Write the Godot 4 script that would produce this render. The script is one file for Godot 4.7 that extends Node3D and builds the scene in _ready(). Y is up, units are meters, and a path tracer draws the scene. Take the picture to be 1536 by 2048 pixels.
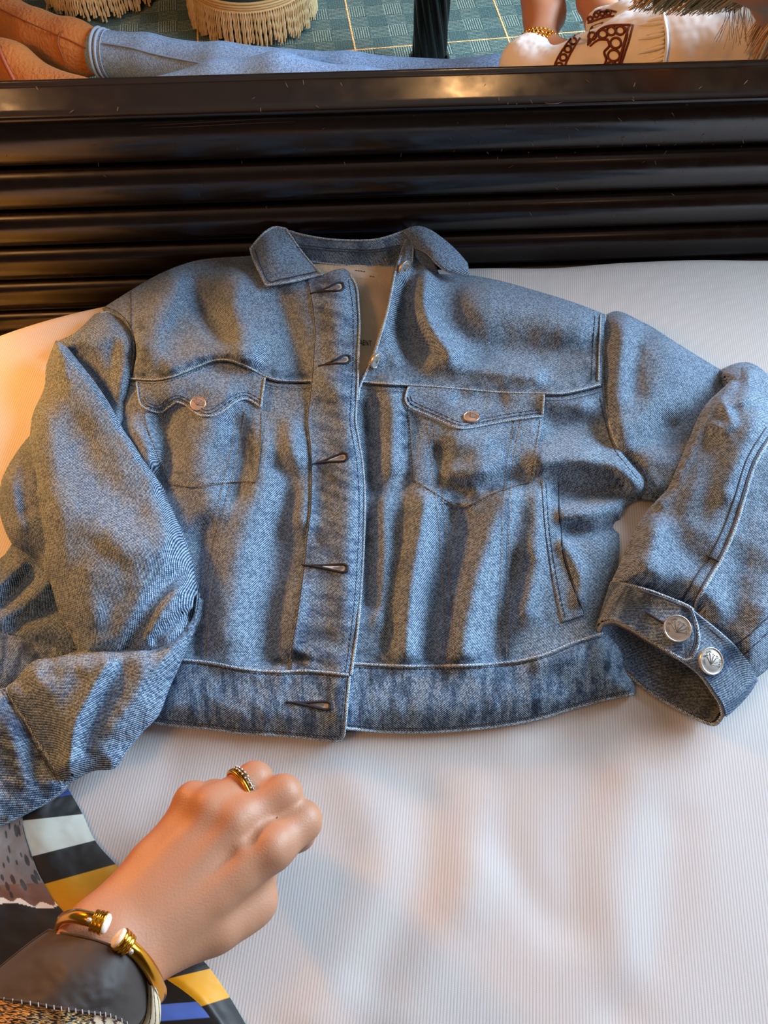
extends Node3D
# A denim jacket laid out on a pale ribbed bench cushion, a hand over it, people and stools behind.

const SEAT := 0.52
const CAMH := 0.56
const PITCH := 62.0
const FOC := 1462.43
var sp := sin(deg_to_rad(PITCH))
var cp := cos(deg_to_rad(PITCH))
var rng := RandomNumberGenerator.new()
var nz := FastNoiseLite.new()
var M := {}


# ---------- measuring: a place in the photograph and a height (mm above the seat) give a point ----------
func ray(px: float, py: float) -> Vector3:
	var xc := (px - 768.0) / FOC
	var yc := (1024.0 - py) / FOC
	return Vector3(xc, -sp + yc * cp, -cp - yc * sp)


func P(px: float, py: float, mm: float) -> Vector3:
	var d := ray(px, py)
	var t := (CAMH - mm * 0.001) / -d.y
	return Vector3(d.x * t, SEAT + mm * 0.001, d.z * t)


func PV(v: Vector3) -> Vector3:
	return P(v.x, v.y, v.z)


func PY(px: float, py: float, y: float) -> Vector3:
	return P(px, py, (y - SEAT) * 1000.0)


# ---------- mesh collector ----------
class MB:
	var v := PackedVector3Array()
	var n := PackedVector3Array()
	var uv := PackedVector2Array()
	var c := PackedColorArray()
	var ix := PackedInt32Array()

	func add(p: Vector3, nn: Vector3, u := Vector2.ZERO, col := Color.WHITE) -> int:
		v.append(p)
		n.append(nn)
		uv.append(u)
		c.append(col)
		return v.size() - 1

	func tri(a: int, b: int, d: int) -> void:
		var g := (v[b] - v[a]).cross(v[d] - v[a])
		if g.dot(n[a] + n[b] + n[d]) > 0.0:
			ix.append(a)
			ix.append(d)
			ix.append(b)
		else:
			ix.append(a)
			ix.append(b)
			ix.append(d)

	func quad(a: int, b: int, d: int, e: int) -> void:
		tri(a, b, d)
		tri(a, d, e)


func put(mb: MB, called: String, mat: Material, parent: Node = self) -> MeshInstance3D:
	var arr := []
	arr.resize(Mesh.ARRAY_MAX)
	arr[Mesh.ARRAY_VERTEX] = mb.v
	arr[Mesh.ARRAY_NORMAL] = mb.n
	arr[Mesh.ARRAY_TEX_UV] = mb.uv
	arr[Mesh.ARRAY_COLOR] = mb.c
	arr[Mesh.ARRAY_INDEX] = mb.ix
	var am := ArrayMesh.new()
	am.add_surface_from_arrays(Mesh.PRIMITIVE_TRIANGLES, arr)
	am.surface_set_material(0, mat)
	var o := MeshInstance3D.new()
	o.name = called
	o.mesh = am
	if called.ends_with("stitching") or called.ends_with("seams"):
		o.set_meta("kind", "stuff")
	parent.add_child(o, true)
	return o


func thing(called: String, label: String, category: String, group := "") -> Node3D:
	var o := Node3D.new()
	o.name = called
	add_child(o, true)
	return tag(o, label, category, group)


func tag(o: Node3D, label: String, category: String, group := "") -> Node3D:
	o.set_meta("label", label)
	o.set_meta("category", category)
	if group:
		o.set_meta("group", group)
	return o


# ---------- curves ----------
func smooth(p: Array, closed: bool, sub := 4) -> PackedVector2Array:
	var r := PackedVector2Array()
	var n := p.size()
	var last := n if closed else n - 1
	for i in last:
		var a: Vector2 = p[(i - 1 + n) % n] if closed or i > 0 else p[0]
		var b: Vector2 = p[i]
		var c: Vector2 = p[(i + 1) % n]
		var d: Vector2 = p[(i + 2) % n] if closed or i + 2 < n else p[n - 1]
		var tb := (c - a) * 0.5
		var tc := (d - b) * 0.5
		if absf((b - a).angle_to(c - b)) > 0.85:
			tb = (c - b) * 0.35
		if absf((c - b).angle_to(d - c)) > 0.85:
			tc = (c - b) * 0.35
		var l := (c - b).length()
		tb = tb.limit_length(l * 1.1)
		tc = tc.limit_length(l * 1.1)
		for k in sub:
			var t := float(k) / sub
			var t2 := t * t
			var t3 := t2 * t
			r.append(b * (2 * t3 - 3 * t2 + 1) + tb * (t3 - 2 * t2 + t) + c * (-2 * t3 + 3 * t2) + tc * (t3 - t2))
	if not closed:
		r.append(p[n - 1])
	return r


func crom3(p: Array, sub := 6) -> PackedVector3Array:
	var r := PackedVector3Array()
	var n := p.size()
	for i in n - 1:
		var a: Vector3 = p[maxi(i - 1, 0)]
		var b: Vector3 = p[i]
		var c: Vector3 = p[i + 1]
		var d: Vector3 = p[mini(i + 2, n - 1)]
		for k in sub:
			r.append(b.cubic_interpolate(c, a, d, float(k) / sub))
	r.append(p[n - 1])
	return r


func resample(p: PackedVector2Array, step: float) -> PackedVector2Array:
	var r := PackedVector2Array()
	var n := p.size()
	for i in n - 1:
		var k := maxi(1, int(p[i].distance_to(p[i + 1]) / step))
		for j in k:
			r.append(p[i].lerp(p[i + 1], float(j) / k))
	r.append(p[n - 1])
	return r


func seg_d(p: Vector2, a: Vector2, b: Vector2) -> float:
	var ab := b - a
	var t := clampf((p - a).dot(ab) / maxf(ab.length_squared(), 1e-6), 0.0, 1.0)
	return p.distance_to(a + ab * t)


func line_d(p: Vector2, l: PackedVector2Array, closed := false) -> float:
	var best := 1e9
	var n := l.size()
	for i in (n if closed else n - 1):
		best = minf(best, seg_d(p, l[i], l[(i + 1) % n]))
	return best


# ---------- height fields over the seat ----------
class Fld:
	var x0 := 0.0
	var y0 := 0.0
	var st := 3.0
	var w := 0
	var h := 0
	var a := PackedFloat32Array()

	func at(p: Vector2) -> float:
		var fx := clampf((p.x - x0) / st, 0.0, w - 1.001)
		var fy := clampf((p.y - y0) / st, 0.0, h - 1.001)
		var i := int(fx)
		var j := int(fy)
		fx -= i
		fy -= j
		var k := j * w + i
		return lerpf(lerpf(a[k], a[k + 1], fx), lerpf(a[k + w], a[k + w + 1], fx), fy)


# dome over an outline: lo at its edge, rising by hi over a reach of rad pixels; strokes are folds [height mm, half width px, points...]
func dome(outline: PackedVector2Array, lo: float, hi: float, rad: float, strokes: Array, wrinkle := 0.5, st := 4.0, tilt := Vector3.ZERO) -> Fld:
	var f := Fld.new()
	var b := Rect2(outline[0], Vector2.ZERO)
	for p in outline:
		b = b.expand(p)
	b = b.grow(14.0)
	f.x0 = b.position.x
	f.y0 = b.position.y
	f.st = st
	f.w = int(b.size.x / st) + 2
	f.h = int(b.size.y / st) + 2
	f.a.resize(f.w * f.h)
	var rs := resample(outline + PackedVector2Array([outline[0]]), 9.0)
	# distances on a coarse lattice
	var cs := 3
	var cw := f.w / cs + 2
	var ch := f.h / cs + 2
	var cd := PackedFloat32Array()
	cd.resize(cw * ch)
	for j in ch:
		for i in cw:
			var p := Vector2(f.x0 + i * cs * st, f.y0 + j * cs * st)
			var best := 1e9
			for q in rs:
				best = minf(best, p.distance_squared_to(q))
			best = sqrt(best)
			cd[j * cw + i] = best if Geometry2D.is_point_in_polygon(p, outline) else -best
	for j in f.h:
		for i in f.w:
			var fx := float(i) / cs
			var fy := float(j) / cs
			var ii := int(fx)
			var jj := int(fy)
			fx -= ii
			fy -= jj
			var k := jj * cw + ii
			var d := maxf(0.0, lerpf(lerpf(cd[k], cd[k + 1], fx), lerpf(cd[k + cw], cd[k + cw + 1], fx), fy))
			var t := minf(1.0, d / rad)
			var x := f.x0 + i * st
			var y := f.y0 + j * st
			f.a[j * f.w + i] = lo + hi * (1.0 - pow(1.0 - t, 2.3)) + (nz.get_noise_2d(x * 2.2, y * 2.2) * 1.6 + nz.get_noise_2d(x * 6.0 + 99.0, y * 6.0) * 0.6) * wrinkle * minf(1.0, t * 2.0 + 0.2) + tilt.z * clampf((Vector2(x, y) - outline[0]).dot(Vector2(tilt.x, tilt.y)), 0.0, 1.0)
	for s in strokes:
		stroke(f, s)
	return f


func stroke(f: Fld, s: Array) -> void:
	var amp: float = s[0]
	var w: float = s[1]
	var l := smooth(s.slice(2), false, 3) if s.size() > 4 else PackedVector2Array(s.slice(2))
	if l.size() == 1:
		l.append(l[0] + Vector2(0.1, 0))
	var b := Rect2(l[0], Vector2.ZERO)
	for p in l:
		b = b.expand(p)
	b = b.grow(w * 2.2)
	var i0 := clampi(int((b.position.x - f.x0) / f.st), 0, f.w)
	var i1 := clampi(int((b.end.x - f.x0) / f.st) + 1, 0, f.w)
	var j0 := clampi(int((b.position.y - f.y0) / f.st), 0, f.h)
	var j1 := clampi(int((b.end.y - f.y0) / f.st) + 1, 0, f.h)
	for j in range(j0, j1):
		for i in range(i0, i1):
			var d := line_d(Vector2(f.x0 + i * f.st, f.y0 + j * f.st), l) / w
			if d < 2.2:
				f.a[j * f.w + i] += amp * exp(-d * d)


# ---------- cloth sheets: a polygon in plan laid on a height field, with turned edges ----------
# o: off mm above the field, st mesh step, drop mm the edge turns down, tuck mm it turns in, rot of the weave, tint, wear of the edge, edge px, streak [direction, amount], mott amount
func sheet(called: String, outline: PackedVector2Array, f: Fld, mat: Material, parent: Node, o := {}) -> MeshInstance3D:
	var st: float = o.get("st", 5.0)
	var off: float = o.get("off", 0.0)
	var tint: Color = o.get("tint", Color.WHITE)
	var wear: float = o.get("wear", 0.0)
	var edge: float = o.get("edge", 7.0)
	var rnd: float = o.get("round", 0.8)
	var mott: float = o.get("mott", 0.12)
	var streak: Array = o.get("streak", [])
	var rot: float = deg_to_rad(o.get("rot", 0.0))
	var tile: float = o.get("tile", 0.125)
	var fade = o.get("fade")
	if Geometry2D.is_polygon_clockwise(outline):
		outline = outline.duplicate()
		outline.reverse()
	var b := Rect2(outline[0], Vector2.ZERO)
	for p in outline:
		b = b.expand(p)
	var x0 := floorf(b.position.x / st) * st - st
	var y0 := floorf(b.position.y / st) * st - st
	var w := int((b.end.x - x0) / st) + 3
	var h := int((b.end.y - y0) / st) + 3
	var touched := PackedByteArray()
	touched.resize(w * h)
	var closed := outline + PackedVector2Array([outline[0]])
	var dense := resample(closed, st * 0.4)
	for p in dense:
		touched[int((p.y - y0) / st) * w + int((p.x - x0) / st)] = 1
	var near := PackedByteArray()
	near.resize(w * h)
	var reach := int(ceilf(edge * 1.6 / st)) + 1
	for j in h:
		for i in w:
			if touched[j * w + i]:
				for dj in range(-reach, reach + 1):
					for di in range(-reach, reach + 1):
						var q := (j + dj) * w + i + di
						if q >= 0 and q < w * h:
							near[q] = 1
	var mb := MB.new()
	var known := {}
	var at := func(p: Vector2) -> Vector3: return P(p.x, p.y, f.at(p) + off)
	var eps := maxf(3.0, f.st)
	var vert := func(p: Vector2, is_near: bool) -> int:
		var key := Vector2i(roundi(p.x * 16.0), roundi(p.y * 16.0))
		if known.has(key):
			return known[key]
		var sink := 0.0
		var d := 1e9
		if is_near:
			d = line_d(p, closed)
			if d < edge:
				sink = rnd * (1.0 - d / edge) * (1.0 - d / edge)
		var pos := P(p.x, p.y, f.at(p) + off - sink)
		var n: Vector3 = (at.call(p + Vector2(0, eps)) - at.call(p - Vector2(0, eps))).cross(at.call(p + Vector2(eps, 0)) - at.call(p - Vector2(eps, 0))).normalized()
		if n.y < 0.0:
			n = -n
		var g := 1.0 + mott * 1.6 * nz.get_noise_2d(p.x * 1.3 + 500.0, p.y * 1.3) + mott * nz.get_noise_2d(p.x * 5.0, p.y * 5.0 + 300.0)
		if streak.size():
			var dir: Vector2 = streak[0]
			var a := p.dot(dir)
			var bb := p.dot(dir.orthogonal())
			var sv := nz.get_noise_2d(a * 2.0 + 40.0 * nz.get_noise_2d(p.x * 2.0, p.y * 2.0), bb * 10.5 + 30.0 * nz.get_noise_2d(p.x * 3.0 + 77.0, p.y * 3.0))
			g += float(streak[1]) * clampf(sv * 5.0, -1.0, 1.0)
		if wear != 0.0 and d < edge * 1.6:
			var t := 1.0 - d / (edge * 1.6)
			g += wear * t * (0.8 + 1.3 * nz.get_noise_2d(p.x * 9.0, p.y * 9.0))
		if fade != null:
			g += fade.call(p)
		g = clampf(g, 0.25, 2.3)
		var col := Color(tint.r * pow(g, 1.15), tint.g * pow(g, 1.0), tint.b * pow(g, 0.86))
		var id := mb.add(pos, n, Vector2(pos.x, pos.z).rotated(rot) / tile, col)
		known[key] = id
		return id
	for j in h - 1:
		for i in w - 1:
			var k := j * w + i
			var a := Vector2(x0 + i * st, y0 + j * st)
			if touched[k]:
				var cell := PackedVector2Array([a, a + Vector2(st, 0), a + Vector2(st, st), a + Vector2(0, st)])
				for poly in Geometry2D.intersect_polygons(cell, outline):
					var t := Geometry2D.triangulate_polygon(poly)
					for q in range(0, t.size(), 3):
						var va: int = vert.call(poly[t[q]], true)
						var vb: int = vert.call(poly[t[q + 1]], true)
						var vc: int = vert.call(poly[t[q + 2]], true)
						if va != vb and vb != vc and va != vc:
							mb.tri(va, vb, vc)
			elif Geometry2D.is_point_in_polygon(a + Vector2(st, st) * 0.5, outline):
				var nr := near[k] == 1
				mb.quad(vert.call(a, nr), vert.call(a + Vector2(st, 0), nr), vert.call(a + Vector2(st, st), nr), vert.call(a + Vector2(0, st), nr))
	# the turned edge
	var drop: float = o.get("drop", 2.0) * 0.001
	var tuck: float = o.get("tuck", 1.0) * 0.001
	var th: float = o.get("th", 1.6) * 0.001
	var rim := resample(closed, 6.0)
	rim.remove_at(rim.size() - 1)
	var rn := rim.size()
	var rings := []
	for i in rn:
		var p := rim[i]
		var tg := (rim[(i + 1) % rn] - rim[(i - 1 + rn) % rn]).normalized()
		var out := Vector2(tg.y, -tg.x)
		if Geometry2D.is_point_in_polygon(p + out * 1.5, outline):
			out = -out
		var base := P(p.x, p.y, f.at(p) + off - rnd)
		var inner := p - out * 2.5
		var start := P(inner.x, inner.y, f.at(inner) + off - rnd - 0.15)
		var og := P(p.x + out.x * 6.0, p.y + out.y * 6.0, f.at(p) + off - rnd) - base
		og.y = 0.0
		og = og.normalized()
		var g := (1.0 + wear) * (1.0 + mott * nz.get_noise_2d(p.x * 9.0, p.y * 9.0))
		g = clampf(g, 0.25, 2.3)
		var col := Color(tint.r * pow(g, 1.15), tint.g * g, tint.b * pow(g, 0.86))
		var bu := Vector2(base.x, base.z)
		var ou := Vector2(og.x, og.z)
		rings.append([mb.add(start, (Vector3.UP + og * 0.6).normalized(), Vector2(start.x, start.z).rotated(rot) / tile, col),
			mb.add(base + og * th * 0.6 - Vector3.UP * th * 0.3, (og + Vector3.UP * 0.5).normalized(), (bu + ou * th * 0.7).rotated(rot) / tile, col),
			mb.add(base + og * th * 0.6 - Vector3.UP * th * 0.9, (og - Vector3.UP * 0.5).normalized(), (bu + ou * th * 1.3).rotated(rot) / tile, col),
			mb.add(base - og * tuck - Vector3.UP * maxf(drop, th), (og - Vector3.UP * 0.6).normalized(), (bu + ou * (th * 1.3 + maxf(drop, th) + tuck)).rotated(rot) / tile, col)])
	for i in rn:
		var r0: Array = rings[i]
		var r1: Array = rings[(i + 1) % rn]
		for k in 3:
			mb.quad(r0[k], r1[k], r1[k + 1], r0[k + 1])
	return put(mb, called, mat, parent)


# ---------- lofted nets of control points (px, py, mm) ----------
func net_grid(rows: Array, nu: int, nv: int, wr := 0.0) -> Array:
	var fine := []
	for r in rows:
		var line := []
		var m: int = r.size() - 1
		for i in nu + 1:
			var t := float(i) / nu * m
			var k := mini(int(t), m - 1)
			line.append((r[k] as Vector3).cubic_interpolate(r[k + 1], r[maxi(k - 1, 0)], r[mini(k + 2, m)], t - k))
		fine.append(line)
	var grid := []
	var mr := rows.size() - 1
	for j in nv + 1:
		var t := float(j) / nv * mr
		var k := mini(int(t), mr - 1)
		var line := []
		for i in nu + 1:
			var q: Vector3 = (fine[k][i] as Vector3).cubic_interpolate(fine[k + 1][i], fine[maxi(k - 1, 0)][i], fine[mini(k + 2, mr)][i], t - k)
			if wr > 0.0:
				q.z += wr * (nz.get_noise_2d(q.x * 2.2, q.y * 2.2) * 1.6 + nz.get_noise_2d(q.x * 7.0, q.y * 7.0) * 0.6)
			line.append(PV(q))
		grid.append(line)
	return grid


func net(called: String, rows: Array, nu: int, nv: int, mat: Material, parent: Node, o := {}) -> MeshInstance3D:
	var g := net_grid(rows, nu, nv, o.get("wr", 0.0))
	var mb := MB.new()
	net_into(mb, g, o)
	if o.has("thick"):
		shell(mb, g, o.thick * 0.001, o)
	if o.get("rim", 0.0) > 0.0:
		var loop := PackedVector3Array()
		for i in nu + 1:
			loop.append(g[0][i])
		for j in range(1, nv + 1):
			loop.append(g[j][nu])
		for i in range(nu - 1, -1, -1):
			loop.append(g[nv][i])
		for j in range(nv - 1, 0, -1):
			loop.append(g[j][0])
		if mat == M.denim:
			var node := put(mb, called, mat, parent)
			mb = MB.new()
			tube(mb, loop, o.rim * 0.00085, 6, Color.WHITE, true)
			if parent.get_parent() == self and parent is Node3D:
				put(mb, "turned_edge", M.edge, node)
			else:
				put(mb, "turned_edge", M.edge, parent)
			return node
		tube(mb, loop, o.rim * 0.001, 6, o.get("tint", Color.WHITE) * (1.0 + o.get("wear", 0.0)), true)
	return put(mb, called, mat, parent)


func net_into(mb: MB, g: Array, o: Dictionary, flip := false) -> void:
	var nv := g.size() - 1
	var nu: int = g[0].size() - 1
	var tint: Color = o.get("tint", Color.WHITE)
	var tile: float = o.get("tile", 0.125)
	var mott: float = o.get("mott", 0.12)
	var wear: float = o.get("wear", 0.0)
	var sv: float = o.get("sv", 0.0)
	var fade = o.get("fade")
	var unit: bool = o.get("unit", false)
	var rot: float = deg_to_rad(o.get("rot", 0.0))
	var base := mb.v.size()
	var vlen := 0.0
	for j in nv + 1:
		if j > 0:
			vlen += (g[j][nu / 2] as Vector3).distance_to(g[j - 1][nu / 2])
		var ulen := 0.0
		for i in nu + 1:
			if i > 0:
				ulen += (g[j][i] as Vector3).distance_to(g[j][i - 1])
			var du: Vector3 = g[j][mini(i + 1, nu)] - g[j][maxi(i - 1, 0)]
			var dv: Vector3 = g[mini(j + 1, nv)][i] - g[maxi(j - 1, 0)][i]
			var n := dv.cross(du).normalized()
			if flip:
				n = -n
			var p: Vector3 = g[j][i]
			var q := 1.0 + mott * 1.6 * nz.get_noise_2d(p.x * 900.0, p.z * 900.0) + mott * nz.get_noise_2d(p.x * 3300.0, p.z * 3300.0)
			if sv != 0.0:
				q += sv * clampf(4.5 * nz.get_noise_2d(float(i) / nu * 1400.0 * o.get("sf", 1.0) + 25.0 * nz.get_noise_2d(p.x * 2000.0, p.z * 2000.0), float(j) / nv * 60.0), -1.0, 1.0)
			var e := minf(minf(i, nu - i) * 40.0 / nu, minf(j, nv - j) * 40.0 / nv)
			if wear != 0.0 and e < 4.0:
				q += wear * (1.0 - e / 4.0)
			if fade != null:
				q += fade.call(Vector2(float(i) / nu, float(j) / nv))
			q = clampf(q, 0.25, 2.3)
			mb.add(p, n, Vector2(float(i) / nu, float(j) / nv) if unit else Vector2(ulen, vlen).rotated(rot) / tile, Color(tint.r * pow(q, 1.15), tint.g * q, tint.b * pow(q, 0.86)))
	for j in nv:
		for i in nu:
			var k := base + j * (nu + 1) + i
			mb.quad(k, k + 1, k + nu + 2, k + nu + 1)


# the other face of a net, and the edge between them
func shell(mb: MB, g: Array, t: float, o: Dictionary) -> void:
	var nv := g.size() - 1
	var nu: int = g[0].size() - 1
	var back := []
	for j in nv + 1:
		var line := []
		for i in nu + 1:
			var du: Vector3 = g[j][mini(i + 1, nu)] - g[j][maxi(i - 1, 0)]
			var dv: Vector3 = g[mini(j + 1, nv)][i] - g[maxi(j - 1, 0)][i]
			line.append(g[j][i] - dv.cross(du).normalized() * t)
		back.append(line)
	net_into(mb, back, o, true)
	var loop := []
	for i in nu + 1:
		loop.append([0, i])
	for j in range(1, nv + 1):
		loop.append([j, nu])
	for i in range(nu - 1, -1, -1):
		loop.append([nv, i])
	for j in range(nv - 1, 0, -1):
		loop.append([j, 0])
	var c: Vector3 = g[nv / 2][nu / 2]
	var ids := []
	for q in loop:
		var a: Vector3 = g[q[0]][q[1]]
		var b: Vector3 = back[q[0]][q[1]]
		var n := (a - c).normalized()
		var w: Color = o.get("tint", Color.WHITE) * (1.0 + o.get("wear", 0.0))
		ids.append([mb.add(a, n, Vector2(a.x, a.z) / 0.2, w), mb.add(b, n, Vector2(b.x, b.z) / 0.2 + Vector2(0.02, 0), w)])
	for i in ids.size():
		var x: Array = ids[i]
		var y: Array = ids[(i + 1) % ids.size()]
		mb.quad(x[0], y[0], y[1], x[1])


# ---------- tubes, lathes, stitches ----------
func tube(mb: MB, p: PackedVector3Array, r: float, sides: int, col := Color.WHITE, closed := false, radii := PackedFloat32Array(), flat := 1.0) -> void:
	var n := p.size()
	if n < 2:
		return
	var base := mb.v.size()
	var ref := Vector3.UP
	if absf((p[1] - p[0]).normalized().y) > 0.9:
		ref = Vector3.RIGHT
	var len := 0.0
	for i in n:
		var t := (p[(i + 1) % n] - p[(i - 1 + n) % n]).normalized() if closed else (p[mini(i + 1, n - 1)] - p[maxi(i - 1, 0)]).normalized()
		var s := t.cross(ref)
		s = s.normalized() if s.length() > 0.01 else t.cross(Vector3.FORWARD).normalized()
		var u := s.cross(t).normalized()
		ref = u
		var rr := radii[i] if radii.size() else r
		if i > 0:
			len += p[i].distance_to(p[i - 1])
		for k in sides:
			var a := TAU * k / sides
			var d := s * cos(a) + u * sin(a) * flat
			mb.add(p[i] + d * rr, d.normalized(), Vector2(float(k) / sides * TAU * rr / 0.125, len / 0.125), col)
	for i in (n if closed else n - 1):
		var j := (i + 1) % n
		for k in sides:
			var k2 := (k + 1) % sides
			mb.quad(base + i * sides + k, base + i * sides + k2, base + j * sides + k2, base + j * sides + k)
	if not closed:
		for e in 2:
			var i := 0 if e == 0 else n - 1
			var t := (p[0] - p[1]).normalized() if e == 0 else (p[n - 1] - p[n - 2]).normalized()
			var m := mb.add(p[i], t, Vector2.ZERO, col)
			var first := mb.v.size()
			for k in sides:
				mb.add(mb.v[base + i * sides + k], t, Vector2.ZERO, col)
			for k in sides:
				mb.tri(m, first + k, first + (k + 1) % sides)


func lathe(mb: MB, prof: Array, at: Transform3D, sides := 32, col := Color.WHITE, twist = null) -> void:
	var base := mb.v.size()
	var n := prof.size()
	for i in n:
		var a: Vector2 = prof[maxi(i - 1, 0)]
		var c: Vector2 = prof[mini(i + 1, n - 1)]
		var t := (c - a).normalized()
		for k in sides + 1:
			var ang := TAU * k / sides
			var r: float = prof[i].x
			var nn := Vector3(cos(ang) * t.y, -t.x, sin(ang) * t.y)
			if twist != null:
				r = twist.call(r, prof[i].y, ang)
				var dr: float = (twist.call(prof[i].x, prof[i].y, ang + 0.05) - r) / 0.05
				nn -= Vector3(-sin(ang), 0, cos(ang)) * dr / maxf(r, 1e-4)
			mb.add(at * Vector3(cos(ang) * r, prof[i].y, sin(ang) * r), (at.basis * nn).normalized(), Vector2(float(k) / sides, float(i) / n), col)
	for i in n - 1:
		for k in sides:
			var q := base + i * (sides + 1) + k
			mb.quad(q, q + 1, q + sides + 2, q + sides + 1)


func stitches(mb: MB, line: Array, f: Fld, off: float, col: Color, len := 9.0, gap := 2.0, r := 0.42, tilt := 0.0) -> void:
	var l := resample(smooth(line, false, 5), 1.5)
	var i := 0
	while i < l.size() - 2:
		var j := mini(i + int(len / 1.5), l.size() - 1)
		if j - i < 3:
			break
		var pts := PackedVector3Array()
		for k in 4:
			var q := l[i + (j - i) * k / 3]
			pts.append(P(q.x, q.y, f.at(q) + off + (0.15 if k % 3 else -0.25)))
		tube(mb, pts, r * 0.001, 4, col)
		i = j + int(gap / 1.5)


func on(l: Array, f: Fld, off: float, step := 5.0) -> PackedVector3Array:
	var r := PackedVector3Array()
	for q in resample(smooth(l, false, 4), step):
		r.append(P(q.x, q.y, f.at(q) + off))
	return r


# ---------- bodies: capsules joined smoothly and meshed as surface nets ----------
# groups: array of arrays of [a, b, ra, rb]; group 0 blends into each of the others, the others stay apart
func body(groups: Array, cell: float, k: float, flatten := Vector3.ONE) -> MB:
	var lo := Vector3.ONE * 1e9
	var hi := -lo
	for g in groups:
		for c in g:
			var m := maxf(c[2], c[3]) + cell * 3.0
			lo = lo.min((c[0] as Vector3).min(c[1]) - Vector3.ONE * m)
			hi = hi.max((c[0] as Vector3).max(c[1]) + Vector3.ONE * m)
	var nx := int((hi.x - lo.x) / cell) + 2
	var ny := int((hi.y - lo.y) / cell) + 2
	var nzz := int((hi.z - lo.z) / cell) + 2
	var total := nx * ny * nzz
	var field := PackedFloat32Array()
	field.resize(total)
	field.fill(1.0)
	var sums := []
	for g in groups:
		var s := PackedFloat32Array()
		s.resize(total)
		for c in g:
			var a: Vector3 = c[0]
			var b: Vector3 = c[1]
			var ra: float = c[2]
			var rb: float = c[3]
			var m := maxf(ra, rb) + maxf(3.0 * cell, 2.5 * k)
			var l := ((a.min(b) - Vector3.ONE * m - lo) / cell).floor().max(Vector3.ZERO)
			var u := ((a.max(b) + Vector3.ONE * m - lo) / cell).ceil().min(Vector3(nx, ny, nzz))
			var ab := b - a
			var l2 := maxf(ab.length_squared(), 1e-9)
			for z in range(int(l.z), int(u.z)):
				for y in range(int(l.y), int(u.y)):
					var row := (z * ny + y) * nx
					for x in range(int(l.x), int(u.x)):
						var p := lo + Vector3(x, y, z) * cell - a
						var t := clampf(p.dot(ab) / l2, 0.0, 1.0)
						var d := (p - ab * t).length() - ra - (rb - ra) * t
						if d < m:
							s[row + x] += exp(clampf(-d / k, -40.0, 40.0))
		sums.append(s)
	for i in total:
		var best := 1.0
		var base: float = sums[0][i]
		if groups.size() == 1:
			if base > 0.0:
				best = -k * log(base)
		else:
			for q in range(1, groups.size()):
				var e: float = base + sums[q][i]
				if e > 0.0:
					best = minf(best, -k * log(e))
		field[i] = best
	return nets(field, nx, ny, nzz, lo, cell)


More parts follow.
